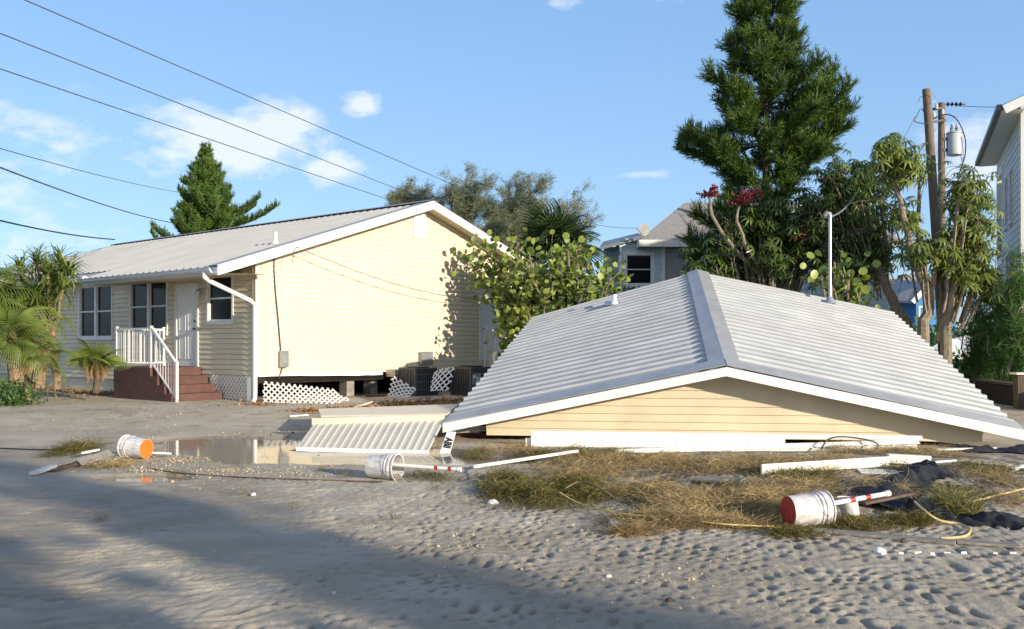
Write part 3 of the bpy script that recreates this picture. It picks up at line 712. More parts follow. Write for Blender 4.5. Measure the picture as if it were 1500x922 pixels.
# ================================================================ porch steps with railing
st = thing('porch_steps', 'dark red concrete porch steps at the white front door', 'steps', (CX, CY, GZ0), ang)
g = MB(); g.box((-1.42, 2.3, -.05), (-.05, 4.12, .82)); lnd = g.build('landing', MT['redpaint'], st, bevel=.012)
g = MB()
for k in range(3):
    yb = 2.3 - .33 * k; g.box((-1.42, yb - .33, -.05), (-.05, yb - .002, .82 - .205 * (k + 1)))
g.build('treads', MT['redpaint'], st, bevel=.012)
rl = thing('porch_railing', 'white aluminium railing around the red porch steps', 'railing', (CX, CY, GZ0), ang)
def railing(parent, a, b, h=.95, posts=(True, True), low=.08, gap=.11):
    a = Vector(a); b = Vector(b); g = MB()
    g.beam(a + Z_ * h, b + Z_ * h, .05, .045); g.build('top_rail', MT['rail'], parent); g = MB(); g.beam(a + Z_ * low, b + Z_ * low, .035, .035); g.build('bottom_rail', MT['rail'], parent)
    n_ = max(2, round((b - a).length / gap))
    for k in range(1, n_):
        p = a.lerp(b, k / n_); m_ = MB(); m_.beam(p + Z_ * (low + .018), p + Z_ * (h - .024), .018, .018, up=(1, 0, 0)); m_.build('baluster', MT['rail'], parent)
    for w3, p in zip(posts, (a, b)):
        if w3: m_ = MB(); m_.beam(p, p + Z_ * (h + .05), .055, .055, up=(1, 0, 0)); m_.beam(p + Z_ * (h + .05), p + Z_ * (h + .065), .07, .07, up=(1, 0, 0)); m_.build('post', MT['rail'], parent)
railing(rl, (-1.36, 4.06, .82), (-1.36, 2.36, .82)); railing(rl, (-1.36, 4.06, .82), (-.08, 4.06, .82), posts=(False, True))
g = MB(); a = Vector((-1.36, 2.30, .82)); b = Vector((-1.36, 1.2, .0))
g.beam(a + Z_ * .96, b + Z_ * .93, .05, .045); g.beam(a + Z_ * .1, b + Z_ * .1, .035, .035); g.build('sloping_rail', MT['rail'], rl)
for k in range(1, 9):
    p = a.lerp(b, k / 9); m_ = MB(); m_.beam(p + Z_ * .11, p + Z_ * .92, .018, .018, up=(1, 0, 0)); m_.build('baluster', MT['rail'], rl)
m_ = MB(); m_.beam(b + Z_ * -.02, b + Z_ * .98, .06, .06, up=(1, 0, 0)); m_.build('post', MT['rail'], rl)

# ================================================================ side stair rail, condensers, bricks by the gable wall
def cond(loc, label, rz):
    t_ = thing('condenser_unit', label, 'air conditioner', loc, rz, 'condenser units under the gable wall')
    g = MB(); s_ = .37; g.box((-s_ + .02, -s_ + .02, .02), (s_ - .02, s_ - .02, .70)); g.build('coil', MT['black'], t_)
    g = MB(); g.box((-s_, -s_, .70), (s_, s_, .76)); g.box((-s_, -s_, 0), (s_, s_, .03)); 
    for a in (-1, 1):
        for b in (-1, 1): g.box((a * s_ - .025, b * s_ - .025, .03), (a * s_ + .025, b * s_ + .025, .70))
    g.build('casing', MT['acgrey'], t_)
    g = MB()
    for k in range(11):
        x = -s_ + .06 + k * .062
        g.box((x, -s_ - .004, .04), (x + .008, -s_ + .004, .69)); g.box((-s_ - .004, x, .04), (-s_ + .004, x + .008, .69))
    for k in range(3): g.box((-s_, -s_ - .006, .18 + k * .2), (s_, -s_ + .006, .19 + k * .2))
    g.build('guard_wires', MT['metalgrey'], t_)
    g = MB(); g.tube([(0, 0, .762), (0, 0, .79)], .30, 20); g.build('fan_grille', MT['black'], t_)
    return t_
p = P(612, 577, 25.0); cond((p.x, p.y, GZ0), 'dark condenser unit with wire guard behind the shell shaped lattice scrap', ang - .1)
p = P(690, 577, 24.9); c2 = cond((p.x, p.y, GZ0 + .02), 'dark condenser unit with white stickers, right of the upright lattice scrap', ang - .05)
g = MB(); g.box((-.34, -.385, .30), (-.02, -.377, .6)); pl_ = g.build('service_panel', MT['metalgrey'], c2)
for (x, z, a, b) in ((-.31, .48, .10, .07), (-.17, .44, .07, .06), (-.17, .33, .07, .09)):
    g = MB(); g.box((x, -.390, z), (x + a, -.3855, z + b)); g.build('sticker', MT['skin_white'], c2)
sr = thing('side_landing', 'white railed wooden landing at the side door', 'deck', (CX, CY, GZ0), ang)
g = MB()
for k in range(8): g.box((7.3 + k * .0, -1.2 + k * .15, .62), (9.6, -1.06 + k * .15, .66))
g.build('deck_boards', MT['whited'], sr)
for (x, y) in ((7.35, -1.15), (9.5, -1.15)): g = MB(); g.box((x, y, 0), (x + .1, y + .1, 1.15)); g.build('post', MT['white'], sr)
def picket_row(x0, x1, y, z0, z1, n_):
    g = MB(); g.box((x0, y - .02, z1), (x1, y + .03, z1 + .12)); g.build('rail_bars', MT['white'], sr)
    for k in range(n_):
        x = x0 + .06 + (x1 - x0 - .12) * k / (n_ - 1); m_ = MB(); m_.box((x - .022, y - .012, z0), (x + .022, y + .012, z1)); m_.build('picket', MT['white'], sr)
picket_row(7.35, 9.5, -1.19, .50, 1.05, 14)
g = MB(); g.beam((7.95, -.1, 1.95), (8.85, -1.1, 1.15), .09, .04); g.build('sloping_rail', MT['white'], sr)
for k in range(8):
    t_ = (k + .5) / 8; x = 7.95 + .9 * t_; y = -.1 - 1.0 * t_; z = 1.93 - .8 * t_; g = MB(); g.box((x - .02, y - .015, .66), (x + .02, y + .015, z)); g.build('picket', MT['white'], sr)
for (px, py, Y, rz, lab) in ((735, 548, 27.3, .3, 'red brick pile seen past the white pickets'), (553, 585, 24.0, .8, 'tumbled red brick block in front of the dark crawl space')):
    p = P(px, py, Y); g = MB(); 
    for i in range(3):
        for j in range(2 if px > 600 else 1): 
            for k in range(3 if px > 600 else 1): g.box((i * .2, j * .1, k * .075), (i * .2 + .19, j * .1 + .09, k * .075 + .065))
    o = g.build('brick_pile', MT['brick'], None, origin=(0, 0, 0)); o.location = (p.x - .25, p.y, (p.z - .08) if px > 600 else GZ0); o.rotation_euler = (0, 0, rz); tag(o, lab, 'bricks')

# ================================================================ the collapsed house
A = Vector((3.31, 14.4, 1.24)); dd = Vector((.134, .96, .2647)).normalized(); rr = dd.cross(Vector((0, 0, 1))).normalized(); nn_ = rr.cross(dd).normalized()
ch = thing('collapsed_house', 'yellow house fallen to the ground under its ribbed grey metal roof', 'collapsed house', (A.x, A.y, 0))
FLf = A - rr * 4.52 - nn_ * .98; FR = A + rr * 4.42 - nn_ * .98
LB = 7.85; AB = A + dd * LB; BL = AB - rr * 3.92 - nn_ * 1.08; BR = AB + rr * 4.45 - nn_ * .99
g = MB()
nl = ribroof(g, A, AB, FLf, BL, period=.305, h=.036, base=.095, top=.04, nv=6, two=True); nrr = ribroof(g, A, AB, FR, BR, period=.305, h=.036, base=.095, top=.04, nv=6, two=True)
croof = g.build('roof', [MT['steel2'], MT['steel3']], ch, world=True); croof['label'] = 'collapsed ribbed grey metal roof tilted up at the back'
g = MB()
for (f_, b_, n_) in ((FLf, BL, nl), (FR, BR, nrr)):      # ridge cap halves
    e0 = A.lerp(f_, .24 / 4.5); e1 = AB.lerp(b_, .24 / 4.2); up = Z_ * .062
    g.face([A + up - dd * .02, AB + up + dd * .02, e1 + n_ * .05 + dd * .02, e0 + n_ * .05 - dd * .02]); g.face([e0 + n_ * .05, e1 + n_ * .05, e1 + n_ * .02, e0 + n_ * .02])
g.build('ridge_cap', MT['trimsteel'], croof, world=True)
g = MB()
for (f_, b_, n_) in ((FLf, BL, nl), (FR, BR, nrr)):
    i0 = A + (AB - A).normalized() * .36; i1 = f_ + (b_ - f_).normalized() * .36
    g = MB(); slab(g, [A + n_ * .052 + Z_ * .02, f_ + n_ * .045, i1 + n_ * .045, i0 + n_ * .052 + Z_ * .02], n_, .01); g.build('rake_flashing', MT['trimsteel'], croof, world=True)
g = MB()
for f_ in (FLf, FR):
    a = A - dd * .005; b = f_ - dd * .005
    g = MB(); g.hexa([a - Z_ * .10, b - Z_ * .11, b - Z_ * .11 - dd * .03, a - Z_ * .10 - dd * .03, a + Z_ * .035, b + Z_ * .035, b + Z_ * .035 - dd * .03, a + Z_ * .035 - dd * .03]); g.build('rake_board', MT['white'], croof, world=True)
g = MB()      # underside deck and eave edges
for (f_, b_, n_) in ((FLf, BL, nl), (FR, BR, nrr)): slab(g, [p - n_ * .01 for p in (A, f_, b_, AB)], n_, .05)
g.build('roof_deck', MT['brownwood'], croof, world=True)
# gable wall
O = A + dd * .33
g = MB(); rake = lambda v: ((v - .10) / (.98 / 4.5)) if True else 0
def cg(v):
    m_ = max(0, (-.075 - v) / (.98 / 4.5)); return (-min(m_, 3.86), min(m_, 3.95))
siding(g, O, rr, nn_, -dd, cg, -1.27, -.075, course=.135, lap=.02)
g.build('gable_wall', MT['yellow2'], ch, world=True)
g = MB(); g.face([O + rr * -3.86 - nn_ * 1.27 + dd * .04, O + rr * 3.95 - nn_ * 1.27 + dd * .04, O + rr * 3.95 - nn_ * .93 + dd * .04, O - nn_ * .08 + dd * .04, O - rr * 3.86 - nn_ * .91 + dd * .04]); g.build('sheathing', MT['wood'], ch, world=True)
g = MB()
for (f_, b_, s_) in ((FLf, BL, 1), (FR, BR, -1)):        # side and rear walls, standing at the back
    p0 = f_.lerp(b_, .16) + rr * .3 * s_; p1 = b_ + rr * .3 * s_ - dd * .3
    g.face([(p0.x, p0.y, -.1), (p1.x, p1.y, -.1), p1 - Z_ * .03, p0 - Z_ * .03])
pL = BL + rr * .3 - dd * .3; pR = BR - rr * .3 - dd * .3; pT = AB - dd * .3
g.face([(pL.x, pL.y, -.1), (pR.x, pR.y, -.1), pR - Z_ * .08, pT - Z_ * .1, pL - Z_ * .08])
g.build('side_wall', MT['yellow2'], ch, world=True)
# dark inside and the stained timber showing at the left opening
def gp3(px, py, Y): return P(px, py, Y)
g = MB(); 
for (px0, px1, y0_, y1_, Y) in ((655, 800, 634, 650, 16.0),): 
    a, b = P(px0, y1_, Y), P(px1, y1_ + 4, Y); a2, b2 = P(px0, y0_, Y), P(px1, y0_ + 3, Y); g.hexa([a, b, b + Y_ * .06, a + Y_ * .06, a2, b2, b2 + Y_ * .06, a2 + Y_ * .06])
g.build('floor_joist', MT['wood'], ch, world=True)
g = MB(); a, b = P(655, 632, 15.8), P(735, 626, 15.9); g.beam(a, b, .05, .09); g.build('wall_plate', MT['metalgrey'], ch, world=True)
g = MB(); g.face([P(600, 700, 16.7), P(1500, 700, 16.7), P(1500, 600, 16.7), P(600, 600, 16.7)]); 
# white wall panel with grooves and header trim, lower left to right under the siding
def strip(mb, p0, p1, h0, h1, th=.03, out=.0, mi=0):
    p0 = Vector(p0); p1 = Vector(p1); e = Vector((0, -th, 0))
    mb.hexa([p0, p1, p1 + e, p0 + e, p0 + Z_ * h0, p1 + Z_ * h1, p1 + Z_ * h1 + e, p0 + Z_ * h0 + e][0:4][::-1] + [p0 + Z_ * h0, p1 + Z_ * h1, p1 + Z_ * h1 + e, p0 + Z_ * h0 + e][::-1], mi)
g = MB(); strip(g, P(778, 638, 14.62), P(1349, 644, 14.35), .075, .06, .05); g.build('header_trim', MT['white'], ch, world=True)
g = MB(); 
for k in range(14):
    u0 = k / 14; u1 = (k + .978) / 14; a = P(778, 664, 14.60).lerp(P(1150, 651, 14.4), u0); b = P(778, 664, 14.60).lerp(P(1150, 651, 14.4), u1); strip(g, a, b, .27 - .17 * u0, .27 - .17 * u1, .025)
strip(g, P(770, 667, 14.66), P(1148, 652, 14.44), .27, .10, .02)
g.build('grooved_panel', MT['white'], ch, world=True)
g = MB(); strip(g, P(772, 667, 14.52), P(1160, 652, 14.3), .035, .03, .05); g.build('bottom_rail', MT['cream'], ch, world=True)
# roof furniture
q_ = A.lerp(AB, .845).lerp(FLf.lerp(BL, .845), .475)
g = MB(); g.tube([q_ - Z_ * .03, q_ + Z_ * .24], .05, 12); g.tube([q_, q_ + Z_ * .09], [.12, .055], 12); g.build('vent_pipe', MT['white'], croof, world=True)
g = MB(); slab(g, [q_ + nl * .045 + rr * a + dd * b for a, b in ((-.22, -.18), (.22, -.18), (.22, .18), (-.22, .18))], nl, .006); g.build('pipe_boot', MT['galv'], croof, world=True)
q2 = A.lerp(AB, .93).lerp(FR.lerp(BR, .93), .66)
mt_ = P(1202, 318, q2.y)
g = MB(); g.tube([q2 - Z_ * .05, (q2.x + .0, q2.y, mt_.z)], .036, 12); g.tube([q2, q2 + Z_ * .16], [.14, .05], 12)
ms_ = g.build('service_mast', MT['galv'], croof, world=True, smooth_=True)
g = MB(); tp = Vector((q2.x, q2.y, mt_.z)); g.tube([tp - Z_ * .02, tp + Z_ * .07 - X_ * .02, tp + Z_ * .09 - X_ * .08, tp + Z_ * .02 - X_ * .13], [.055, .065, .06, .05], 10); g.build('weatherhead', MT['metalgrey'], ms_, world=True, smooth_=True)
MAST = tp
# ================================================================ fallen awning
aw = thing('fallen_awning', 'flattened cream ribbed awning lying in the puddle left of the collapsed roof', 'awning', tuple(GP(540, 650)))
b0, b1 = P(434, 657, 14.2), P(628, 662, 14.0); t0, t1 = P(459, 622, 15.9), P(650, 617, 15.5)
g = MB(); n_ = (b1 - b0).cross(t0 - b0).normalized()
nrib = 18
for k in range(nrib):
    for (u0, u1, o0, o1) in ((0, .58, 0, 0), (.58, .63, 0, .011), (.63, .95, .011, .011), (.95, 1, .011, 0)):
        a, b = (k + u0) / nrib, (k + u1) / nrib
        g.face([b0.lerp(b1, a) + n_ * o0, b0.lerp(b1, b) + n_ * o1, t0.lerp(t1, b) + n_ * o1, t0.lerp(t1, a) + n_ * o0])
g.build('ribbed_sheet', MT['cream'], aw, world=True)
g = MB(); g.beam(b0 - n_ * .01, b1 - n_ * .01, .03, .06); g.build('front_channel', MT['white'], aw, world=True)
g = MB(); a, b = P(457, 623, 15.9), P(652, 617, 15.52); strip(g, a, b, .12, .10, .02); g.build('back_fascia', MT['cream'], aw, world=True)
g = MB(); q = [P(470, 609, 16.0), P(655, 606, 15.6), P(672, 592, 17.4), P(466, 599, 17.7)]; slab(g, [q[0] - Z_ * .0, q[1], q[2], q[3]], Z_, .03); g.build('top_sheet', MT['cream'], aw, world=True)
g = MB(); s0, s1, s2, s3 = P(643, 667, 13.95), P(658, 669, 13.95), P(668, 633, 14.5), P(655, 632, 14.5); slab(g, [s0, s1, s2, s3], (s1 - s0).cross(s3 - s0).normalized(), .02)
sg = g.build('lettered_end_board', MT['white'], aw, world=True)
c0 = (s0 + s1 + s2 + s3) / 4; up_ = ((s3 + s2) - (s0 + s1)).normalized(); sd_ = (s1 - s0).normalized(); nf = sd_.cross(up_).normalized()
tint_text('ABII', tuple(c0 + nf * .012), tuple(-up_), tuple(sd_), .155, MT['black'], sg)
# loose white sheet edge pieces at the awning
# ================================================================ buckets with poles
def bucket(p, ax, paint, label, painted='bottom_disc', size=.37, r0=.135, r1=.155, hollow=True):
    """p: centre of the closed bottom, ax: towards the open rim"""
    p = Vector(p); ax = Vector(ax).normalized(); t_ = thing('plastic_bucket', label, 'bucket', tuple(p), 0, 'toppled white buckets')
    g = MB(); u = ax.orthogonal().normalized(); w_ = ax.cross(u); n = 32
    def ring(d, r): return [p + ax * d + (u * math.cos(2 * math.pi * k / n) + w_ * math.sin(2 * math.pi * k / n)) * r for k in range(n)]
    rr_ = lambda d: r0 + (r1 - r0) * d / size
    prof = [(.003, r0 - .012), (0, r0)] + [(d, rr_(d)) for d in (size * .3, size * .62)] + [(size * .70, rr_(size * .7)), (size * .70, rr_(size * .7) + .008), (size * .73, rr_(size * .73) + .008), (size * .73, rr_(size * .73)), (size * .80, rr_(size * .8)), (size * .80, rr_(size * .8) + .009), (size * .86, rr_(size * .86) + .009), (size * .86, r1), (size * .97, r1), (size * .97, r1 + .011), (size, r1 + .011), (size, r1 - .004), (size * .9, r1 - .006), (.01, r0 - .006)]
    rings = [ring(*q) for q in prof]; b = len(g.v)
    for r in rings: g.v += [tuple(q) for q in r]
    for i in range(len(rings) - 1):
        for k in range(n): g.f.append((b + i * n + k, b + i * n + (k + 1) % n, b + (i + 1) * n + (k + 1) % n, b + (i + 1) * n + k)); g.m.append(0)
    g.f.append(tuple(b + (len(rings) - 1) * n + k for k in range(n))[::-1]); g.m.append(0)
    o = g.build('shell', MT['bucket'], t_, world=True, smooth_=True)
    g = MB(); rg = ring(-.002, r0 - .003); g.face(rg[::-1]); g.face(ring(.002, r0 - .003)); 
    for k in range(n): g.face([rg[k], rg[(k + 1) % n], ring(.002, r0 - .003)[(k + 1) % n], ring(.002, r0 - .003)[k]])
    g.build('bottom_disc', MT[paint], t_, world=True)
    g = MB(); hp = [p + ax * size * .9 + (u * math.cos(a) + w_ * math.sin(a)) * (r1 + .012) - ax * .10 * math.sin(a) for a in np.linspace(.2, math.pi - .2, 12)]; g.tube(hp, .0025, 5); g.build('wire_handle', MT['galv'], t_, world=True)
    return t_
def pole(a, b, label, bands=(), r=.022, cap=True):
    a = Vector(a); b = Vector(b); t_ = thing('pvc_pole', label, 'pole', tuple(a), 0, 'white poles standing out of the buckets')
    g = MB(); g.tube([a, b], r, 12); g.build('pipe', MT['pvc'], t_, world=True, smooth_=True)
    for (u0, u1) in bands: g = MB(); g.tube([a.lerp(b, u0), a.lerp(b, u1)], r + .0015, 12); g.build('red_band', MT['red'], t_, world=True, smooth_=True)
    if cap: g = MB(); d = (b - a).normalized(); g.tube([b - d * .03, b + d * .012], [r + .006, r + .006], 12); g.build('end_cap', MT['pvc'], t_, world=True, smooth_=True)
    return t_
def floorpt(px, py, dz): return GP(px, py, dz)
# right bucket: red bottom towards the left
q = GP(1166, 779); pb = Vector((q.x - .02, q.y + .16, q.z + .145)); ax = Vector((.95, .22, .02))
bucket(pb, ax, 'red', 'white bucket with dark red bottom lying at the edge of the seagrass')
pole(pb + ax.normalized() * .3 + Vector((0, .0, .03)), pb + ax.normalized() * .33 + Vector((.66, .18, .11)) , 'red banded white pole leaning over the black plastic sheet', bands=((.44, .51), (.66, .73)))
# small bucket behind it
q = GP(1246, 764); 
t_ = thing('paint_can', 'small upright white can half buried behind the red bottomed bucket', 'can', tuple(q))
g = MB(); tp_ = Vector((-.02, .02, .20)); 
g.tube([(0.02, 0, -.05), tp_], [.075, .085], 20, cap=False); g.tube([tp_, tp_ + Vector((0, 0, .012))], [.09, .09], 20, cap=False); g.build('can_wall', MT['bucket'], t_, smooth_=True)
g = MB(); g.tube([tp_ - Vector((0, 0, .012)), tp_ - Vector((0, 0, .008))], [.083, .083], 20); g.build('can_lid', MT['metalgrey'], t_)
g = MB(); g.tube([(.03, -.002, -.02), (.018, -.002, .05)], [.079, .082], 20, cap=False); g.build('red_label', MT['red'], t_, smooth_=True)
# middle bucket: open end to the right
q = GP(536, 703); pb = Vector((q.x + .03, q.y + .16, q.z + .140)); ax = Vector((.93, -.36, .0))
bucket(pb, ax, 'red', 'white bucket lying open towards the pole, below the cream awning')
ap = ax.normalized(); pole(pb + ap * .08 + Vector((0, .02, .03)), P(674, 688, pb.y - .32), 'red banded white pole sticking out of the middle bucket', bands=((.70, .74), (.86, .90)))
# left bucket: orange bottom to the right
q = GP(208, 675); pb = Vector((q.x + .0, q.y + .16, q.z + .145)); ax = Vector((-.93, .35, .06))
bucket(pb, ax, 'orange', 'white bucket with bright orange bottom beside the small puddle')
pole(pb + Vector((-.3, .16, -.06)), pb + Vector((.28, .18, -.09)), 'short white pipe poking out behind the orange bottomed bucket', r=.016, cap=False)
# ================================================================ boards, planks, pipes
def board(name, px0, py0, px1, py1, wd, th, m, label, cat, lift=(.01, .01), tilt=0, mats=None):
    a = GP(px0, py0, lift[0] + th / 2); b = GP(px1, py1, lift[1] + th / 2)
    g = MB(); d = (b - a).normalized(); up = Vector((0, 0, 1)); sx = d.cross(up).normalized(); up2 = (up * math.cos(tilt) + sx * math.sin(tilt))
    g.beam(a, b, wd, th, up=up2); o = g.build(name, MT[m], None, origin=tuple(a)); tag(o, label, cat); 
    bv = o.modifiers.new('bevel', 'BEVEL'); bv.width = min(.006, th / 4); bv.segments = 1
    return o
board('white_pipe', 693, 684, 846, 661, .05, .04, 'pvc', 'thin white pipe angled across the weeds below the collapsed gable', 'pipe', (.03, .07))
board('white_fascia_board', 1115, 688, 1302, 676, .035, .12, 'whited', 'long white fascia board lying on edge on the seagrass', 'board', (.02, .03))
q0 = GP(1300, 682); t_ = MB(); t_.beam(q0 + Vector((0, 0, .09)), GP(1362, 683) + Vector((0, 0, .07)), .10, .11); o = t_.build('crushed_white_box', MT['whited'], None, origin=tuple(q0)); tag(o, 'crushed white gutter elbow at the right end of the fascia board', 'gutter piece')
t_ = MB(); t_.tube([GP(1338, 683) + Vector((0, 0, .0)), GP(1352, 683) + Vector((0, 0, .06))], .035, 10); o = t_.build('red_cup', MT['red'], None, origin=tuple(GP(1338, 683))); tag(o, 'small crumpled red cup against the fascia board', 'cup')
board('white_pipe', 1358, 678, 1401, 675, .025, .025, 'pvc', 'short white pipe beyond the crushed gutter elbow', 'pipe', (.08, .05))
board('grey_plank', 1196, 777, 1400, 795, .14, .025, 'greywood', 'long grey plank half buried under the red bottomed bucket', 'plank', (.0, .0))
board('grey_plank', 1400, 793, 1494, 800, .13, .022, 'greywood', 'grey plank running out at the right under the black sheet', 'plank', (.0, .0))
board('brown_plank', 1262, 737, 1336, 722, .12, .03, 'brownwood', 'dark brown plank propped on the black plastic sheet', 'plank', (.06, .12))
board('pale_wood_plank', 1012, 700, 1062, 705, .24, .03, 'greywood', 'grey slatted crate lid lying in the dried seagrass', 'crate lid', (.04, .02))
board('plywood_board', 1258, 690, 1340, 693, .35, .012, 'whited', 'pale board lying flat behind the black plastic sheet', 'board', (.01, .01))
board('plywood_board', 1406, 675, 1478, 682, .22, .015, 'ply', 'pale plank lying flat at the right below the roof tip', 'plank', (.01, .01))
board('white_board', 1368, 659, 1460, 657, .07, .03, 'whited', 'white board lying under the right tip of the collapsed roof', 'board', (.02, .03))
board('brown_plank', 1374, 652, 1440, 656, .12, .03, 'brownwood', 'reddish plank leaning near the right tip of the roof', 'plank', (.05, .03))
board('white_board', 1485, 688, 1500, 682, .05, .03, 'whited', 'short white stick at the right edge', 'stick', (.02, .03))
for (a, b, c, d, wd, lab) in ((900, 661, 1345, 646, .05, 'upper white gutter length lying along the collapsed gable'), (1045, 663, 1212, 666, .05, 'lower white gutter length warped under the other'), (960, 666, 1342, 653, .045, 'grey white gutter length ending at the dark opening')):
    a_ = P(a, b, 14.0 if wd > .055 else 13.85); b_ = P(c, d, 13.9)
    g = MB(); g.beam(a_, b_, .06, wd); g.beam(a_ + Vector((0, -.04, -.03)), b_ + Vector((0, -.04, -.03)), .06, .015); o = g.build('white_gutter', MT['white'], None, origin=tuple(a_)); tag(o, lab, 'gutter')
def hose(name, pts, r, m, label, cat, n=6):
    # smooth path through the points
    P_ = [Vector(p) for p in pts]; out_ = []
    for i in range(len(P_) - 1):
        p0 = P_[max(i - 1, 0)]; p1 = P_[i]; p2 = P_[i + 1]; p3 = P_[min(i + 2, len(P_) - 1)]
        for k in range(6):
            t = k / 6; out_.append(.5 * ((2 * p1) + (p2 - p0) * t + (2 * p0 - 5 * p1 + 4 * p2 - p3) * t * t + (3 * p1 - p0 - 3 * p2 + p3) * t ** 3))
    out_.append(P_[-1]); g = MB(); g.tube(out_, r, n); o = g.build(name, MT[m], None, origin=tuple(P_[0]), smooth_=True); return tag(o, label, cat)
G_ = lambda px, py, dz=.02: GP(px, py, dz)
hose('yellow_rope', [P(1334, 729, 9.05), G_(1350, 745, .12), G_(1375, 762, .05), G_(1405, 768, .02), G_(1421, 776, .02), G_(1412, 786, .015), G_(1378, 789, .015)], .011, 'rope', 'yellow rope looping from the tip of the red banded pole', 'rope')
hose('yellow_rope', [G_(1500, 716, .05), G_(1460, 726, .04), G_(1430, 733, .02), G_(1395, 738, .02)], .010, 'rope', 'yellow rope running in from the right edge', 'rope')
hose('yellow_rope', [G_(820, 722, .12), G_(850, 738, .06), G_(905, 752, .06), G_(990, 760, .05), G_(1060, 768, .05), G_(1140, 772, .03)], .008, 'rope', 'straw coloured cord winding through the dried seagrass', 'rope')
hose('bent_stem', [G_(712, 682, .10), G_(722, 700, .08), G_(735, 716, .05), G_(752, 735, .02)], .008, 'rope', 'dry yellow stem leaning on the green weed heap', 'stem')
hose('bent_stem', [G_(828, 716, .10), G_(850, 706, .16), G_(880, 716, .13), G_(905, 732, .05), G_(935, 742, .02)], .008, 'paletrunk', 'arched brown stem right of the green weed heap', 'stem')
hose('black_cable', [G_(0, 657, .01), G_(60, 659, .01), G_(120, 660, .01)], .010, 'black', 'thin dark cable lying on the sand at the left edge', 'cable')
hose('black_cable', [G_(215, 686, .01), G_(260, 692, .01), G_(330, 698, .01), G_(420, 702, .01), G_(560, 706, .01)], .008, 'brownwood', 'dark cord stretching from the small puddle towards the middle bucket', 'cord')
hose('grey_cable', [P(1202, 660, 13.7), P(1212, 645, 13.75), P(1230, 640, 13.8), P(1262, 643, 13.8), P(1285, 650, 13.7), P(1283, 660, 13.65)], .014, 'cable', 'grey cable arched over the fallen gutters', 'cable')
# broken boards by the left bucket
board('broken_plank', 48, 694, 78, 683, .10, .04, 'whited', 'broken pale end of a window track left of the dark plank', 'board', (.01, .04))
board('broken_plank', 74, 690, 135, 672, .12, .025, 'brownwood', 'dark plank between the pale track and the weed tuft', 'plank', (.01, .05))
board('broken_plank', 116, 678, 163, 663, .13, .02, 'greywood', 'grey metal sheet leaning against the orange bottomed bucket', 'sheet', (.06, .14), tilt=.5)
board('white_stick', 120, 664, 145, 659, .04, .03, 'whited', 'small white stick behind the grey metal sheet', 'stick', (.08, .08))
board('white_stick', 424, 610, 452, 608, .04, .03, 'whited', 'thin white strip on the sand behind the awning', 'strip', (.01, .01))
board('white_stick', 520, 597, 545, 589, .05, .03, 'whited', 'small white strip lying by the torn lattice sheet', 'strip', (.01, .01))
# small white flecks in a row on the sand
for k, px in enumerate((1295, 1320, 1345, 1366, 1388, 1412, 1458, 1484)):
    p = GP(px, 812 - (k % 3) * .7); g = MB(); w2 = random.uniform(.015, .035); g.hexa([p + Vector(v) for v in ((-w2, -.006, -.01), (w2, -.008, -.01), (w2, .006, -.01), (-w2, .008, -.01), (-w2, -.004, .012), (w2 * .8, -.006, .014), (w2, .004, .014), (-w2 * .8, .006, .01))])
    o = g.build('plastic_scrap', MT['white'], None, origin=tuple(p)); tag(o, 'small white plastic fleck in the row on the rippled sand', 'scrap', 'row of white flecks on the sand')
for (px, py, s, m, lab) in ((1288, 809, .05, 'white', 'white torn plastic corner on the rippled sand'), (722, 738, .055, 'white', 'crumpled white scrap at the foot of the green weed heap'), (900, 770, .07, 'metalgrey', 'round grey stone in the sand hollow by the seagrass'), (1010, 727, .05, 'whited', 'pale round stone in the seagrass'), (1324, 794, .035, 'barkd', 'small brown stone on the grey plank'), (892, 845, .022, 'white', 'small white shell alone on the rippled sand'), (980, 881, .03, 'barkd', 'dry brown leaf alone on the rippled sand'), (1192, 780, .035, 'hedge', 'crumpled green scrap at the foot of the red bottomed bucket'), (371, 725, .03, 'white', 'white shell on the shaded sand in front of the puddle'), (252, 706, .03, 'shell', 'pale shell left of the cord'), (1037, 721, .05, 'ply', 'tan stone beside the crate lid')):
    p = GP(px, py); g = MB(); n = 10; r1 = random.Random(px)
    pts = [[p + Vector((math.cos(2 * math.pi * k / n) * s * rr1 * (1 + r1.uniform(-.2, .2)), math.sin(2 * math.pi * k / n) * s * .8 * rr1, z * s)) for k in range(n)] for (rr1, z) in ((.8, -.3), (1, .15), (.75, .6), (.2, .8))]
    b = len(g.v)
    for ring in pts: g.v += [tuple(v) for v in ring]
    for i in range(3):
        for k in range(n): g.f.append((b + i * n + k, b + i * n + (k + 1) % n, b + (i + 1) * n + (k + 1) % n, b + (i + 1) * n + k)); g.m.append(0)
    g.f.append(tuple(b + 3 * n + k for k in range(n))); g.m.append(0)
    o = g.build('stone' if 'stone' in lab else 'scrap' if 'scrap' in lab or 'corner' in lab else 'leaf' if 'leaf' in lab else 'shell', MT[m], None, origin=tuple(p), smooth_=True); tag(o, lab, 'stone' if 'stone' in lab else 'leaf' if 'leaf' in lab else 'scrap' if 'scrap' in lab or 'corner' in lab else 'shell')
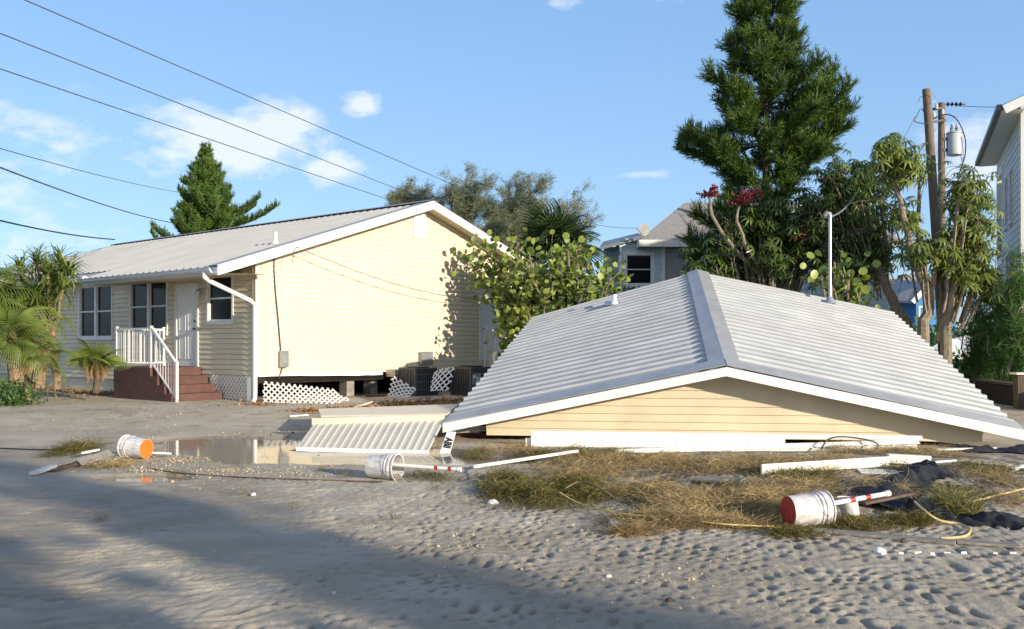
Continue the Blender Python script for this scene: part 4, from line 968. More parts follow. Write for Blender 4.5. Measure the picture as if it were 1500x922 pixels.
# black plastic sheets: crumpled cloth grids
def sheet(px0, py0, px1, py1, wd, lab, h=.12, sd=3):
    a = GP(px0, py0); b = GP(px1, py1); nu, nv = 40, 16; U = (b - a); L = U.length; U = U / L; W = Vector((-U.y, U.x, 0))
    uu, vv = np.meshgrid(np.linspace(0, 1, nu), np.linspace(-.5, .5, nv)); edge = 1 + .35 * perlin(uu * 5 + sd, np.zeros_like(uu) + .5, sd)
    X = a.x + U.x * uu * L + W.x * vv * wd * edge; Y = a.y + U.y * uu * L + W.y * vv * wd * edge
    Z = ground_h(X, Y) + .012 + h * np.clip(.5 + .9 * perlin(X * 3.3, Y * 3.3, sd) + .4 * perlin(X * 9, Y * 9, sd + 1), 0, 1) * (1 - np.abs(vv) * 1.9)
    ii = (np.arange(nv - 1)[:, None] * nu + np.arange(nu - 1)[None]).ravel()
    o = np_mesh('black_plastic_sheet', np.stack([X.ravel(), Y.ravel(), Z.ravel()], 1), np.stack([ii, ii + 1, ii + nu + 1, ii + nu], 1), MT['tarp'], origin=tuple(a), smooth_=True)
    tag(o, lab, 'plastic sheet')
sheet(1270, 745, 1362, 688, .6, 'crumpled black plastic sheet behind the red banded pole', .13, 3)
sheet(1330, 745, 1402, 757, .4, 'black plastic folds under the end of the red banded pole', .10, 5)
sheet(1404, 762, 1530, 768, .45, 'long black plastic sheet half buried at the right edge', .10, 8)
sheet(1400, 660, 1530, 664, .8, 'dark roofing felt crumpled beyond the right roof tip', .12, 11)
# ================================================================ overhead lines
def wire(p0, p1, sag, r, label, name='power_line', m='cable', ext=0.0, n=28):
    p0 = Vector(p0); p1 = Vector(p1); pts = []
    for k in range(n + 1):
        t = -ext + (1 + ext) * k / n; p = p0.lerp(p1, t); tt = (t + ext) / (1 + ext); p.z -= sag * 4 * tt * (1 - tt); pts.append(p)
    g = MB(); g.tube(pts, r, 5); o = g.build(name, MT[m], None, origin=tuple(pts[0])); return tag(o, label, 'power line', 'overhead lines')
wire(P(36, 0, 17), P(690, 282, 40), .0, .012, 'topmost of the thin overhead lines above the clouds', ext=.4)
wire(P(0, 49, 17), P(620, 292, 40), .0, .012, 'second overhead line from the top of the picture', ext=.3)
wire(P(0, 101, 17), P(600, 303, 40), .0, .012, 'third overhead line from the top, passing just over the small pine', ext=.3)
wire(P(0, 211, 22), P(262, 282, 45), .15, .012, 'faint overhead line ending behind the upper part of the small pine', ext=.3)
wire(P(0, 232, 18), P(262, 328, 45), .25, .018, 'twisted dark cable ending low behind the small pine', ext=.3)
wire(P(0, 318, 22), P(168, 351, 34.9), .12, .022, 'thick black service cable running to the ridge of the long house', ext=.3, m='black')
# ================================================================ utility poles
def upole(top, foot, r, lab):
    t_ = thing('utility_pole', lab, 'utility pole', tuple(foot)); g = MB(); g.tube([foot, Vector(foot).lerp(Vector(top), .5), top], [r * 1.15, r * 1.02, r * .88], 14); g.build('shaft', MT['pole'], t_, world=True, smooth_=True); return t_
Y1 = 32.0; f1 = P(1386, 560, Y1); f1.z = .3; up1 = upole(P(1357, 131, Y1), f1, .155, 'thick leaning grey wooden pole, left of the pair')
Y2 = 34.0; f2 = P(1380, 560, Y2); f2.z = .3; up2 = upole(P(1379, 151, Y2), f2, .13, 'upright wooden pole carrying the transformer')
g = MB(); c = P(1398, 212, Y2 - .1); px_ = Y2 / F
g.tube([c + Z_ * -.40, c + Z_ * -.38, c + Z_ * .36, c + Z_ * .40], [.24, .27, .27, .25], 20); g.tube([c + Z_ * .40, c + Z_ * .44], [.285, .27], 20)
tr_ = g.build('transformer', MT['transf'], up2, world=True, smooth_=True)
g = MB(); g.beam(c + Vector((-.42, 0, .2)), c + Vector((-.2, 0, .2)), .08, .1); g.beam(c + Vector((-.42, 0, -.2)), c + Vector((-.2, 0, -.2)), .08, .1); g.build('bracket', MT['darkmetal'], tr_, world=True)
for dx in (-.1, .08): g = MB(); q = c + Vector((dx, 0, .44)); g.tube([q, q + Z_ * .05, q + Z_ * .1, q + Z_ * .15, q + Z_ * .2, q + Z_ * .3], [.05, .07, .045, .07, .04, .03], 8); g.build('bushing', MT['metalgrey'], tr_, world=True)
g = MB(); a = P(1384, 153, Y2)
for k in range(4): q = a + X_ * (.08 + k * .15); g.tube([q, q + X_ * .03, q + X_ * .08], [.04, .09, .04], 10)
g.tube([a, a + X_ * .75], .02, 6); g.build('insulator_string', MT['insul'], up2, world=True)
for (a, b, cc) in (((1352, 162), (1384, 158), .09), ((1360, 180), (1386, 176), .07)):
    g = MB(); g.beam(P(*a, Y2 - .2), P(*b, Y2 - .2), .06, cc); g.build('crossarm', MT['pole'], up2, world=True)
for (px, py) in ((1372, 160), (1368, 172), (1381, 168)): g = MB(); q = P(px, py, Y2 - .28); g.tube([q, q + Z_ * .12, q + Z_ * .2], [.05, .06, .03], 8); g.build('insulator', MT['transf'], up2, world=True)
def cab(pts, r, par, nm='service_cable', m='black', Y=None):
    P_ = [P(a, b, Y) if len(q) == 2 else P(a, b, q[2]) for q in pts for a, b in (q[:2],)]; out_ = []
    for i in range(len(P_) - 1):
        p0 = P_[max(i - 1, 0)]; p1 = P_[i]; p2 = P_[i + 1]; p3 = P_[min(i + 2, len(P_) - 1)]
        for k in range(6):
            t = k / 6; out_.append(.5 * ((2 * p1) + (p2 - p0) * t + (2 * p0 - 5 * p1 + 4 * p2 - p3) * t * t + (3 * p1 - p0 - 3 * p2 + p3) * t ** 3))
    out_.append(P_[-1]); g = MB(); g.tube(out_, r, 5); return g.build(nm, MT[m], par, world=True)
cab([(1360, 178), (1372, 172), (1388, 168), (1402, 176), (1413, 200), (1414, 225), (1408, 246), (1402, 262)], .022, up2, Y=Y2 - .3)
cab([(1405, 205), (1408, 230), (1412, 255)], .012, up2, Y=Y2 - .3, m='cable'); cab([(1408, 200), (1411, 228), (1408, 258)], .012, up2, Y=Y2 - .35, m='cable')
cab([(1357, 164), (1349, 160), (1342, 172), (1340, 178), (1352, 181), (1360, 180)], .016, up1, Y=Y1 - .25)
cab([(1345, 150), (1349, 142), (1356, 148)], .01, up1, Y=Y1 - .25, m='cable'); cab([(1366, 136), (1372, 146), (1366, 150)], .01, up1, Y=Y1 - .25, m='galv')
for k in range(5): cab([(1366 + k * 2, 300 - 6 * k), (1370, 312 - k * 9), (1384, 262 + 12 * k), (1400 + 8 * k, 246 + 5 * k), (1416, 250 + 12 * k)], .013, up2, Y=Y2 - .3, m='cable')
cab([(1372, 262), (1378, 250), (1400, 244), (1420, 250), (1432, 262)], .012, up2, Y=Y2 - .3, m='galv')
wire(P(1402, 155, Y2), P(1560, 150, 30), .1, .012, 'high line leaving the insulators towards the white tall house')
wire(P(1372, 318, Y2 - .2), P(1570, 318, 25), .1, .016, 'upper of the two low lines passing in front of the white tall house')
wire(P(1376, 328, Y2 - .2), P(1570, 332, 25), .1, .016, 'lower of the two low lines passing in front of the white tall house')
wire(P(1340, 172, Y1 - .2), P(1268, 292, Y1 - 3), .15, .020, 'pale thick cable drooping from the leaning pole into the foliage', m='galv')
wire(P(1370, 190, Y2 - .2), P(1190, 400, 30), .3, .010, 'thin line dropping steeply from the pole pair behind the umbrella tree', m='cable')
wire(P(1368, 200, Y2 - .2), P(1305, 470, 30), .3, .010, 'steeper thin line dropping from the pole pair behind the bare stems', m='cable')
wire(MAST + Vector((-.12, 0, 0)), P(1262, 268, 25.5), .25, .022, 'pale service cable rising from the roof mast into the umbrella tree', m='galv')
wire(P(860, 326, 45), P(940, 334, 36), .1, .010, 'short faint line ending at the satellite dish')
# ================================================================ pale blue house behind
bh = thing('blue_house', 'raised pale blue clapboard house with grey shingle roof behind the trees', 'house', (7.5, 37, .3))
YB = 36.0
def wallrect(mb, px0, px1, pyt, Y, zb=.3, opens=(), Yr=None, course=.2):
    Yr = Yr if Yr else Y; a = P(px0, pyt, Y); b = P(px1, pyt, Yr); a0 = Vector((a.x, a.y, 0)); b0 = Vector((b.x, b.y, 0)); L = (b0 - a0).length; U = (b0 - a0) / L; Nn = Vector((U.y, -U.x, 0))
    siding(mb, a0, U, Z_, Nn, lambda z: (0, L), zb, min(a.z, b.z), course=course, openings=opens, lap=.02); return a0, U, Nn, L
def zpx(py, Y): return EYE - (py - HZ) * Y / F
g = MB(); x2u = lambda px: (px - 908) * YB / F
w1 = (x2u(918), x2u(954), zpx(416, YB), zpx(374, YB)); w2 = (x2u(974), x2u(1003), zpx(420, YB), zpx(362, YB))
a0, U, Nn, L = wallrect(g, 908, 1302, 350, YB, opens=[w1, w2]); g.build('front_wall', MT['bluewall'], bh, world=True)
window(bh, 'window', a0, U, Z_, Nn, *w1, fw=.13); window(bh, 'window', a0, U, Z_, Nn, *w2, fw=.13, sash=False, gm='metalgrey')
g = MB(); wallrect(g, 1302, 1302.5, 350, YB, Yr=YB + 9); wallrect(g, 902, 908, 352, YB + 2.0, Yr=YB); g.build('side_wall', MT['bluewall'], bh, world=True)
g = MB(); wallrect(g, 884, 916, 362, YB + 1.2); g.build('wing_wall', MT['bluewall'], bh, world=True)
g = MB(); q0, q1 = P(903, 390, YB - .05), P(903, 430, YB - .05); g.tube([P(909, 375, YB - .08), P(909, 440, YB - .08)], .06, 8); g.build('downspout', MT['white'], bh, world=True)
ez = zpx(352, YB - .6); rz_ = zpx(297, YB + 4)
e0 = P(936, 352, YB - .6); e1 = P(1318, 352, YB - .6); r0 = P(1003, 297, YB + 4); r1_ = P(1262, 297, YB + 4)
bk0 = Vector((e0.x, YB + 9, ez)); bk1 = Vector((e1.x, YB + 9, ez))
g = MB(); g.face([e0, e1, r1_, r0]); g.face([bk0, e0, r0]); g.face([e1, bk1, r1_]); g.face([bk1, bk0, r0, r1_]); br_ = g.build('roof', MT['shingle'], bh, world=True)
g = MB(); g.beam(e0 - Z_ * .12, e1 - Z_ * .12, .05, .26); g.beam(e1 - Z_ * .12, bk1 - Z_ * .12, .05, .26); g.beam(e0 - Z_ * .12, bk0 - Z_ * .12, .05, .26); g.build('fascia', MT['whited'], br_, world=True)
g = MB(); slab(g, [P(878, 362, YB), P(950, 343, YB - .3), P(950, 338, YB + 3), P(884, 354, YB + 3)], Z_, .12); g.build('wing_roof', MT['metalgrey'], bh, world=True)
g = MB(); g.face([P(920, 0, YB), P(1300, 0, YB), P(1300, 0, YB), P(920, 0, YB)]) if False else None
sdsh = thing('satellite_dish', 'small satellite dish on the eave corner of the pale blue house', 'satellite dish', tuple(P(943, 347, YB - .6)))
g = MB(); c = P(943, 337, YB - .7); g.tube([c + Vector((0, -.06, 0)), c + Vector((0.03, 0, 0))], [.24, .12], 16); g.build('reflector', MT['whited'], sdsh, world=True, smooth_=True)
g = MB(); g.tube([P(943, 349, YB - .55), c + Vector((.02, .02, 0))], .03, 6); g.tube([c + Vector((0, 0, -.2)), c + Vector((-.3, -.3, .0))], .02, 6); g.build('mount', MT['galv'], sdsh, world=True)
# ================================================================ white tall house at the right
wh = thing('tall_white_house', 'tall white clapboard house with dark edged roof at the right edge', 'house', (14.5, 28, .4))
near = P(1497, 150, 24.0); near.z = .4; fdir = Vector((.39, .92, 0)).normalized(); LW = 7.2; U = fdir; Nn = Vector((-fdir.y, fdir.x, 0)); O = Vector((near.x, near.y, 0)); zE = zpx(150, 24) - .25
wop = [(2.2, 2.75, 5.1, 6.5), (3.6, 4.15, 5.1, 6.5), (1.9, 2.5, 2.6, 4.2), (3.2, 3.8, 2.6, 4.2), (5.0, LW - .35, 4.3, 6.9), (5.0, LW - .35, 1.2, 3.7)]
g = MB(); siding(g, O, U, Z_, Nn, lambda z: (0, LW), .4, zE + .2, course=.18, openings=wop, lap=.02); g.build('side_wall', MT['whitewall'], wh, world=True)
for q in wop[:4]: window(wh, 'window', O, U, Z_, Nn, *q, fw=.1)
g = MB()
for (a, b, c, d) in wop[4:]:
    for (u0, u1, z0, z1) in ((a - .1, a + .1, c, d), (b - .1, b + .1, c, d), (a, b, d, d + .18), (a, b, c - .22, c)):
        g.hexa([O + U * u + Z_ * z + Nn * n for (z) in (z0, z1) for (u, n) in ((u0, -.1), (u1, -.1), (u1, .04), (u0, .04))])
g.build('balcony_frame', MT['white'], wh, world=True)
for (a, b, c, d) in wop[4:]:
    g = MB()
    for k in range(10): u = a + .15 + (b - a - .3) * k / 9; g.beam(O + U * u + Z_ * c, O + U * u + Z_ * (c + .9), .03, .03, up=(1, 0, 0))
    g.beam(O + U * a + Z_ * (c + .92), O + U * b + Z_ * (c + .92), .06, .05); g.build('balcony_rail', MT['metalgrey'], wh, world=True)
g = MB(); V2 = -Nn
g.hexa([O - U * .02 + V2 * v + Z_ * z + Nn * .03 - U * u for z in (.4, zE + .4) for (u, v) in ((0, 0), (.03, 0), (.03, .22), (0, .22))]); g.hexa([O + Nn * n + U * u + Z_ * z for z in (.4, zE + .2) for (u, n) in ((0, .02), (.16, .02), (.16, .04), (0, .04))]); g.build('corner_board', MT['white'], wh, world=True)
g = MB(); siding(g, O, V2, Z_, -U, lambda z: (0, max(.1, 8)) if z < zE + .3 else ((z - zE - .3) / .42, 8), .4, zE + 2.8, course=.18, lap=.02); g.build('front_wall', MT['whitewall'], wh, world=True)
g = MB(); g.face([O + U * LW + V2 * a + Z_ * b for a, b in ((0, .4), (8, .4), (8, zE + .2), (0, zE + .2))]); g.face([O + U * u + V2 * .35 + Z_ * z for u, z in ((4.9, .4), (LW, .4), (LW, 6.9), (4.9, 6.9))]); g.build('inner_wall', MT['bluewall'], wh, world=True)
g = MB(); ov = .5; eo = O + Nn * ov - U * .55 + Z_ * (zE + .1); ee = O + Nn * ov + U * (LW + .5) + Z_ * (zE + .1); ro = O + V2 * 4 - U * .55 + Z_ * (zE + .1 + 4.62 * .42); re_ = ro + U * (LW + 1.05)
slab(g, [eo, ee, re_, ro], Vector((0, 0, 1)), .12); wr = g.build('roof', MT['darkmetal'], wh, world=True)
g = MB(); g.face([eo - Z_ * .14, ee - Z_ * .14, ee - Z_ * .14 - Nn * ov, eo - Z_ * .14 - Nn * ov]); g.beam(eo + V2 * .05 - Z_ * .12, ro - Z_ * .12, .04, .22); g.build('soffit', MT['white'], wr, world=True)
g = MB(); g.beam(eo + Nn * .06 - Z_ * .05, ee + Nn * .06 - Z_ * .05, .13, .14); g.build('gutter', MT['darkmetal'], wr, world=True)
# ================================================================ small cobalt blue house far off
fb = thing('cobalt_house', 'small bright blue house with grey roof far off between the trunks', 'house', (27, 62, .3)); YF = 60.0
g = MB(); z0 = .3; wl = lambda px, py, Y=YF: P(px, py, Y)
a, b = wl(1342, 460), wl(1368, 460); 
g.face([Vector((a.x, a.y, z0)), Vector((b.x, b.y, z0)), wl(1368, 425), wl(1362, 416), wl(1342, 436)]); g.face([Vector((a.x - 3, a.y + 6, z0)), Vector((a.x, a.y, z0)), wl(1342, 436), Vector((a.x - 3, a.y + 6, 4.4))])
bgx = P(1400, 460, YF); g.face([Vector((b.x, b.y, z0)), Vector((bgx.x, b.y, z0)), Vector((bgx.x, b.y, 3.6)), wl(1368, 425)]); g.build('wall', MT['cobalt'], fb, world=True)
g = MB(); slab(g, [wl(1334, 441, YF - .4), wl(1364, 412, YF - .4), P(1352, 407, YF + 7), P(1290, 410, YF + 7), P(1290, 440, YF + 1)], Z_, .15); fr_ = g.build('roof', MT['redroof'], fb, world=True)
g = MB(); g.beam(wl(1337, 443, YF - .45), wl(1364, 414, YF - .45), .05, .3); g.build('rake_board', MT['white'], fr_, world=True)
g = MB(); q = P(1332, 412, YF + 5); g.box((q.x - .5, q.y, q.z - 1), (q.x + .6, q.y + .8, q.z + .45)); g.build('chimney', MT['greywood'], fr_, world=True)
o_ = Vector((a.x, a.y, 0)); window(fb, 'window', o_, X_, Z_, -Y_, .25, .65, 2.6, 3.9, fw=.1)
# white van-like boat trailer cover and things in the far yard
vt = thing('covered_boat', 'white tarp covered boat parked beyond the tree trunks', 'boat', tuple(Vector((P(1410, 500, 45).x, 45, .3))))
c = P(1412, 497, 45); g = MB()
for i, (x, w3, z1) in enumerate(((-1.5, .2, .9), (-1.1, .8, 1.35), (.2, 1.1, 1.55), (1.4, .9, 1.2))): pass
ring = lambda x, w3, zb, z1: [Vector((c.x + x, 45 - w3, zb)), Vector((c.x + x, 45 - w3 * .9, (zb + z1) / 2)), Vector((c.x + x, 45, z1)), Vector((c.x + x, 45 + w3 * .9, (zb + z1) / 2)), Vector((c.x + x, 45 + w3, zb))]
rs = [ring(-1.6, .1, 1.2, 1.4), ring(-1.1, .7, .9, 1.7), ring(.1, 1.1, .7, 2.0), ring(1.3, 1.0, .7, 1.7), ring(1.8, .9, .8, 1.2)]
for r_a, r_b in zip(rs[:-1], rs[1:]):
    for k in range(4): g.face([r_a[k], r_a[k + 1], r_b[k + 1], r_b[k]])
    g.face([r_a[0], r_b[0], r_b[4], r_a[4]])
g.face(rs[-1]); g.build('cover', MT['whitewall'], vt, world=True, smooth_=True)
g = MB(); g.tube([(c.x + .2, 44, .62), (c.x + .2, 43.85, .62)], .32, 14); g.build('trailer_wheel', MT['black'], vt, world=True)
# railing post and retaining edge at the far right
rp_ = thing('wooden_bollard_rail', 'dark weathered post with a pale top board beyond the roof tip', 'rail', tuple(Vector((P(1493, 570, 20).x, 20, .3))))
q = P(1493, 560, 20); g = MB(); g.box((q.x - .08, 19.9, .2), (q.x + .08, 20.1, q.z + .15)); g.build('post', MT['barkd'], rp_, world=True)
g = MB(); a = P(1484, 546, 20); g.box((a.x, 19.85, a.z - .04), (a.x + 1.6, 20.15, a.z)); g.build('top_board', MT['whited'], rp_, world=True)
sw = thing('dark_retaining_edge', 'dark timber retaining wall under the overgrown bank', 'retaining wall', tuple(Vector((10, 22, .2))))
g = MB(); g.beam(P(1425, 572, 23) + Z_ * 0, P(1560, 592, 19.2), .5, .45); g.build('timber', MT['dark'], sw, world=True)
g = MB(); g.beam(P(1425, 556, 23), P(1560, 572, 19.2), .3, .06); g.build('cap', MT['barkd'], sw, world=True)
# ================================================================ vegetation
def norfolk(base, H, rfun, z_lo, whorl=.42, nb=7, label='', extra=(), m='pine', tr=.16, cordL=.34, dens=1.0, fox=False, seed=1, lift=.35, needle=.055, nw=.020):
    rs_ = random.Random(seed); base = Vector(base); t_ = thing('norfolk_pine', label, 'pine tree', tuple(base)); mb = MB()
    mb.tube([base + Vector((0, 0, -.1)), base + Z_ * H * .5, base + Z_ * H], [tr, tr * .6, .02], 9)
    PB = []; DB = []; UB = []; LBn = []
    br = []; z = z_lo
    while z < H - .1:
        f = (z - z_lo) / (H - z_lo)
        a0 = rs_.uniform(0, 6.28); k_ = nb if f < .85 else 5
        for k in range(k_):
            az = a0 + 2 * math.pi * k / k_ + rs_.uniform(-.15, .15); L = rfun(z, az) * rs_.uniform(.60, 1.15)
            if L > .12: br.append((Vector((base.x, base.y, base.z + z)), az, L, rs_.uniform(.45, 1.35) * lift))
        z += whorl * (1 - .45 * f)
    for e in extra: br.append(e)
    for (p0, az, L, lf) in br:
        h = Vector((math.cos(az), math.sin(az), 0)); n = max(4, int(L / .16)); pts = []
        for i in range(n + 1):
            t = i / n; pts.append(p0 + h * (L * t * (1 - .12 * t)) + Z_ * (L * lf * (t * t * 1.1 - .35 * t)))
        mb.tube(pts, [max(.008, .035 * min(1, L / 2)) * (1 - .8 * i / n) for i in range(n + 1)], 4, cap=False)
        side = h.cross(Z_)
        m_n = int(L / .033 * dens)
        for i in range(m_n):
            t = .12 + .88 * ((i + rs_.random()) / m_n) ** (.65 if fox else 1); j = min(int(t * n), n - 1); q = pts[j].lerp(pts[j + 1], t * n - j); ax = (pts[j + 1] - pts[j]).normalized()
            s_ = 1 if i % 2 else -1; cl = cordL * min(1, .55 + L * .35) * (1 - .35 * max(0, t - .55) / .45) * rs_.uniform(.75, 1.15)
            up_ = ax.cross(side * -1)
            up_ = Z_ - ax * ax.z; up_.normalize()
            sp = rs_.uniform(.25, 1.0)
            d = (side * s_ * sp + ax * .75 + up_ * rs_.uniform(.15, .75)).normalized()
            if fox:      # round brushes: cords stand out all round the outer part of each branch
                th = rs_.uniform(0, 6.283); d = (side * math.cos(th) * .8 + up_ * (math.sin(th) * .75 + .3) + ax * .8).normalized(); cl *= .62 + .5 * t
            PB.append(q); DB.append(d); UB.append(up_); LBn.append(cl)
    PB = np.array(PB); DB = np.array(DB); UB = np.array(UB); LBn = np.array(LBn); S = Scat(); nC = len(PB)
    # each cord: curved spine with needles all around it
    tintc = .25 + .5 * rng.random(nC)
    K = 13
    for k in range(K):
        t = (k + .3) / K
        pos = PB + DB * (LBn * t)[:, None] + UB * (LBn * .25 * t * t)[:, None]
        nd = unit(DB * 1.1 + rng.normal(size=(nC, 3)) * .55 + UB * .2)
        S.add(NEED[0], NEED[1], pos, nd, rng.normal(size=(nC, 3)), np.stack([np.full(nC, needle) * (1.3 - .4 * t) * 1.35, np.full(nC, nw), np.full(nC, .03)], 1), tint=np.clip(tintc * .6 + .5 * t * rng.random(nC), 0, 1))  # tips tinted lighter as if lit, inner needles and spines darker
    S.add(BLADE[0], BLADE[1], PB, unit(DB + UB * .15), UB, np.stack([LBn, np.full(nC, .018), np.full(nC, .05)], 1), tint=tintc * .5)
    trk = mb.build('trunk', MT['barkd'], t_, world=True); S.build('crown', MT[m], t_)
    return t_
# big pine behind the collapsed roof
YP = 28.0; kp = YP / F
left = [(-60, 38), (0, 55), (75, 82), (140, 112), (205, 132), (262, 108), (300, 60), (325, 120), (360, 135), (395, 105), (430, 60)]
right = [(-60, 30), (0, 46), (75, 66), (110, 122), (150, 138), (200, 118), (262, 75), (300, 25), (340, 20), (430, 20)]
def lerp_tab(tab, y): return float(np.interp(y, [a for a, _ in tab], [b for _, b in tab]))
bx = P(1122, 500, YP); bx.z = .3
exp_ = [(Vector((bx.x, bx.y, EYE - (py - HZ) * kp)), az, L, lf) for (py, az, L, lf) in ((205, .0, 2.9, .42), (190, -.5, 2.7, .5), (170, .35, 2.6, .5), (225, -.25, 2.6, .35), (235, .5, 2.3, .3), (250, -.6, 2.0, .3), (240, 3.1, 2.9, .22), (150, -.2, 2.2, .55), (372, 3.0, 2.6, .25), (400, 2.8, 2.4, .1), (340, 3.3, 2.5, .25), (330, 3.6, 2.0, .3), (395, 3.5, 2.9, .12))]
def rbig(z, az):
    y = HZ - (z + .3 - EYE) / kp - 26; c = math.cos(az); l_ = lerp_tab(left, y); r_ = lerp_tab(right, y); v = r_ * (1 + c) / 2 + l_ * (1 - c) / 2
    return v * kp * .97
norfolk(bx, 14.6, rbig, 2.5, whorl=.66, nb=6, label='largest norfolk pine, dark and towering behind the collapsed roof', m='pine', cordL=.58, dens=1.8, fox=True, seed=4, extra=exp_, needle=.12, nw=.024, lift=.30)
# small pine behind the long house
YS = 42.0; ks = YS / F; bs = P(302, 500, YS); bs.z = .3
def rsm(z, az): return max(.15, (10.4 - z) * .50 * (1 if z > 5 else 1.2)) * .98
exb = []
zz_ = lambda py: EYE - (py - HZ) * ks
exb.append((Vector((bs.x, bs.y, zz_(318))), .1, 88 * ks, .45)); exb.append((Vector((bs.x, bs.y, zz_(333))), -.1, 122 * ks, .32)); exb.append((Vector((bs.x, bs.y, zz_(322))), .35, 80 * ks, .4))
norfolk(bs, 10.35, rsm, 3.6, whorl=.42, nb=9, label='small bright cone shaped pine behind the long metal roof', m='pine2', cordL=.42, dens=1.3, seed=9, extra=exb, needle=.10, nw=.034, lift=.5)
# casuarinas, blown to the right
def casuarina(cx, ytop, ybot, hw, Y, label, seed, dens=1.0, m='casu', wind=.6, group=None, nleaf=.16):
    rs_ = random.Random(seed); k = Y / F; base = P(cx, 500, Y); base.z = .3; t_ = thing('casuarina_tree', label, 'tree', tuple(base), group=group); mb = MB()
    top = P(cx + hw * .3, ytop, Y); cen = P(cx, ybot, Y); limb(mb, base, cen, .16, .10, seg=5, n=7, jit=.02); PB = []; DB = []
    nl_ = int(13 * max(1, hw / 60))
    for i in range(nl_):
        a = rs_.uniform(-1, 1); z1 = rs_.uniform(.35, 1.0); tip = Vector((cen.x + a * hw * k * (1.1 - .5 * z1) + .25 * hw * k * z1, Y + rs_.uniform(-1, 1) * hw * k * .7, cen.z + (top.z - cen.z) * z1 * (1 - .35 * abs(a))))
        pts = limb(mb, cen + Z_ * rs_.uniform(-1.2, .3), tip, .06, .012, seg=7, n=5, jit=.07)
        for j in range(2, 8):
            for q in range(int(7 * dens)):
                p = pts[j - 1].lerp(pts[j], rs_.random()) ; o = Vector((rs_.gauss(.25 * wind, .35), rs_.gauss(0, .35), rs_.gauss(.12, .25))) * (hw * k * .32)
                mb.tube([p, p + o * .55 + Z_ * .05, p + o], [.012, .008, .004], 3, cap=False)
                for c in range(int(9 * dens)):
                    PB.append(p + o * rs_.uniform(.35, 1.15) + Vector((rs_.gauss(0, .08), rs_.gauss(0, .08), rs_.gauss(0, .07)))); DB.append((wind + rs_.gauss(0, .45), rs_.gauss(0, .5), rs_.gauss(.25, .5)))
    PB = np.array(PB); DB = unit(np.array(DB)); n = len(PB); S = Scat(); tc_ = rng.random(n)
    for j in range(4):
        S.add(NEED[0], NEED[1], PB + rng.normal(size=(n, 3)) * .05, unit(DB + rng.normal(size=(n, 3)) * .35), rng.normal(size=(n, 3)), np.stack([nleaf * (1 + rng.random(n)), np.full(n, .016), np.full(n, .02)], 1), tint=np.clip(tc_ * .7 + .3 * rng.random(n), 0, 1))
    mb.build('trunk', MT['bark'], t_, world=True); S.build('crown', MT[m], t_)
gk = 'wind bent casuarinas behind the long house'
casuarina(592, 262, 310, 46, 44, 'low dark casuarina, leftmost above the ridge', 1, .8, group=gk)
casuarina(668, 244, 320, 62, 43, 'tall casuarina rising just right of the gable peak', 2, 1.1, group=gk)
casuarina(748, 240, 345, 68, 42, 'densest tall casuarina in the middle of the row', 3, 1.2, group=gk)
casuarina(715, 285, 365, 60, 41, 'lower casuarina filling in above the right rake', 5, 1.1, group=gk)
casuarina(828, 262, 350, 52, 40, 'thin feathery casuarina, rightmost above the fan palm', 4, .55, group=gk, wind=.9)
casuarina(1475, 345, 560, 62, 22.5, 'young bright green casuarina in front of the tall white house', 6, .85, m='casu2', nleaf=.18, wind=.3)
casuarina(1432, 400, 560, 30, 23.5, 'slender young casuarina beside the umbrella tree trunks', 7, .7, m='casu2', nleaf=.16, wind=.3)
# fan palms
def fanpalm(c, R_, n, label, m='palm', tmpl=FAN, trunk=True, base=None, name='fan_palm', dead=0, spread=(-.3, 1.0), leaf=.75, cat='palm', tr=.14, group=None, bark='paletrunk'):
    c = Vector(c); base = Vector(base) if base else Vector((c.x, c.y, gz(c.x, c.y))); t_ = thing(name, label, cat, tuple(base), group=group); mb = MB()
    if trunk: mb.tube([base - Z_ * .1, base.lerp(c, .5) + X_ * .03, c], [tr * 1.1, tr, tr * .9], 9)
    P_ = []; D_ = []; U_ = []; sz = []
    for i in range(n):
        a = 2.4 * i + random.uniform(-.3, .3); el = spread[0] + (spread[1] - spread[0]) * (i / n) ** .8 + random.uniform(-.1, .1); el *= 1.3
        d = Vector((math.cos(a) * math.cos(el), math.sin(a) * math.cos(el), math.sin(el))); pl = R_ * random.uniform(.40, .6)
        tip = c + d * pl; mb.tube([c, c + d * pl * .5 + Z_ * .02, tip], [.018, .013, .01], 4, cap=False)
        P_.append(tip - d * .02); dd_ = (d - Z_ * .22).normalized(); D_.append(dd_); U_.append(tuple(Z_ + rng.normal(size=3) * .25 - Vector(dd_) * .3 if False else Vector((random.gauss(0, .35), random.gauss(0, .35), 1)))); sz.append(R_ * leaf * random.uniform(.85, 1.1))
    S = Scat(); S.add(tmpl[0], tmpl[1], P_, D_, U_, np.array(sz), tint=.2 + .8 * rng.random(n))
    if trunk: mb.build('trunk', MT[bark], t_, world=True)
    else: mb.build('stalks', MT['paletrunk'], t_, world=True)
    S.build('crown', MT[m], t_)
    if dead:
        S = Scat(); PD = []; 
        for i in range(dead):
            a = random.uniform(0, 6.28); PD.append((math.cos(a) * .55, math.sin(a) * .55, -.85))
        S.add(tmpl[0], tmpl[1], np.array([c] * dead) + rng.normal(size=(dead, 3)) * .06, PD, rdirs(dead), np.full(dead, R_ * leaf * .8), tint=rng.random(dead)); S.build('dead_fronds', MT['deadpalm'], t_)
    return t_
fanpalm(P(815, 368, 30), 1.25, 34, 'dark fan palm crown above the sea grape', m='palmd', leaf=.85, spread=(-.2, 1.1))
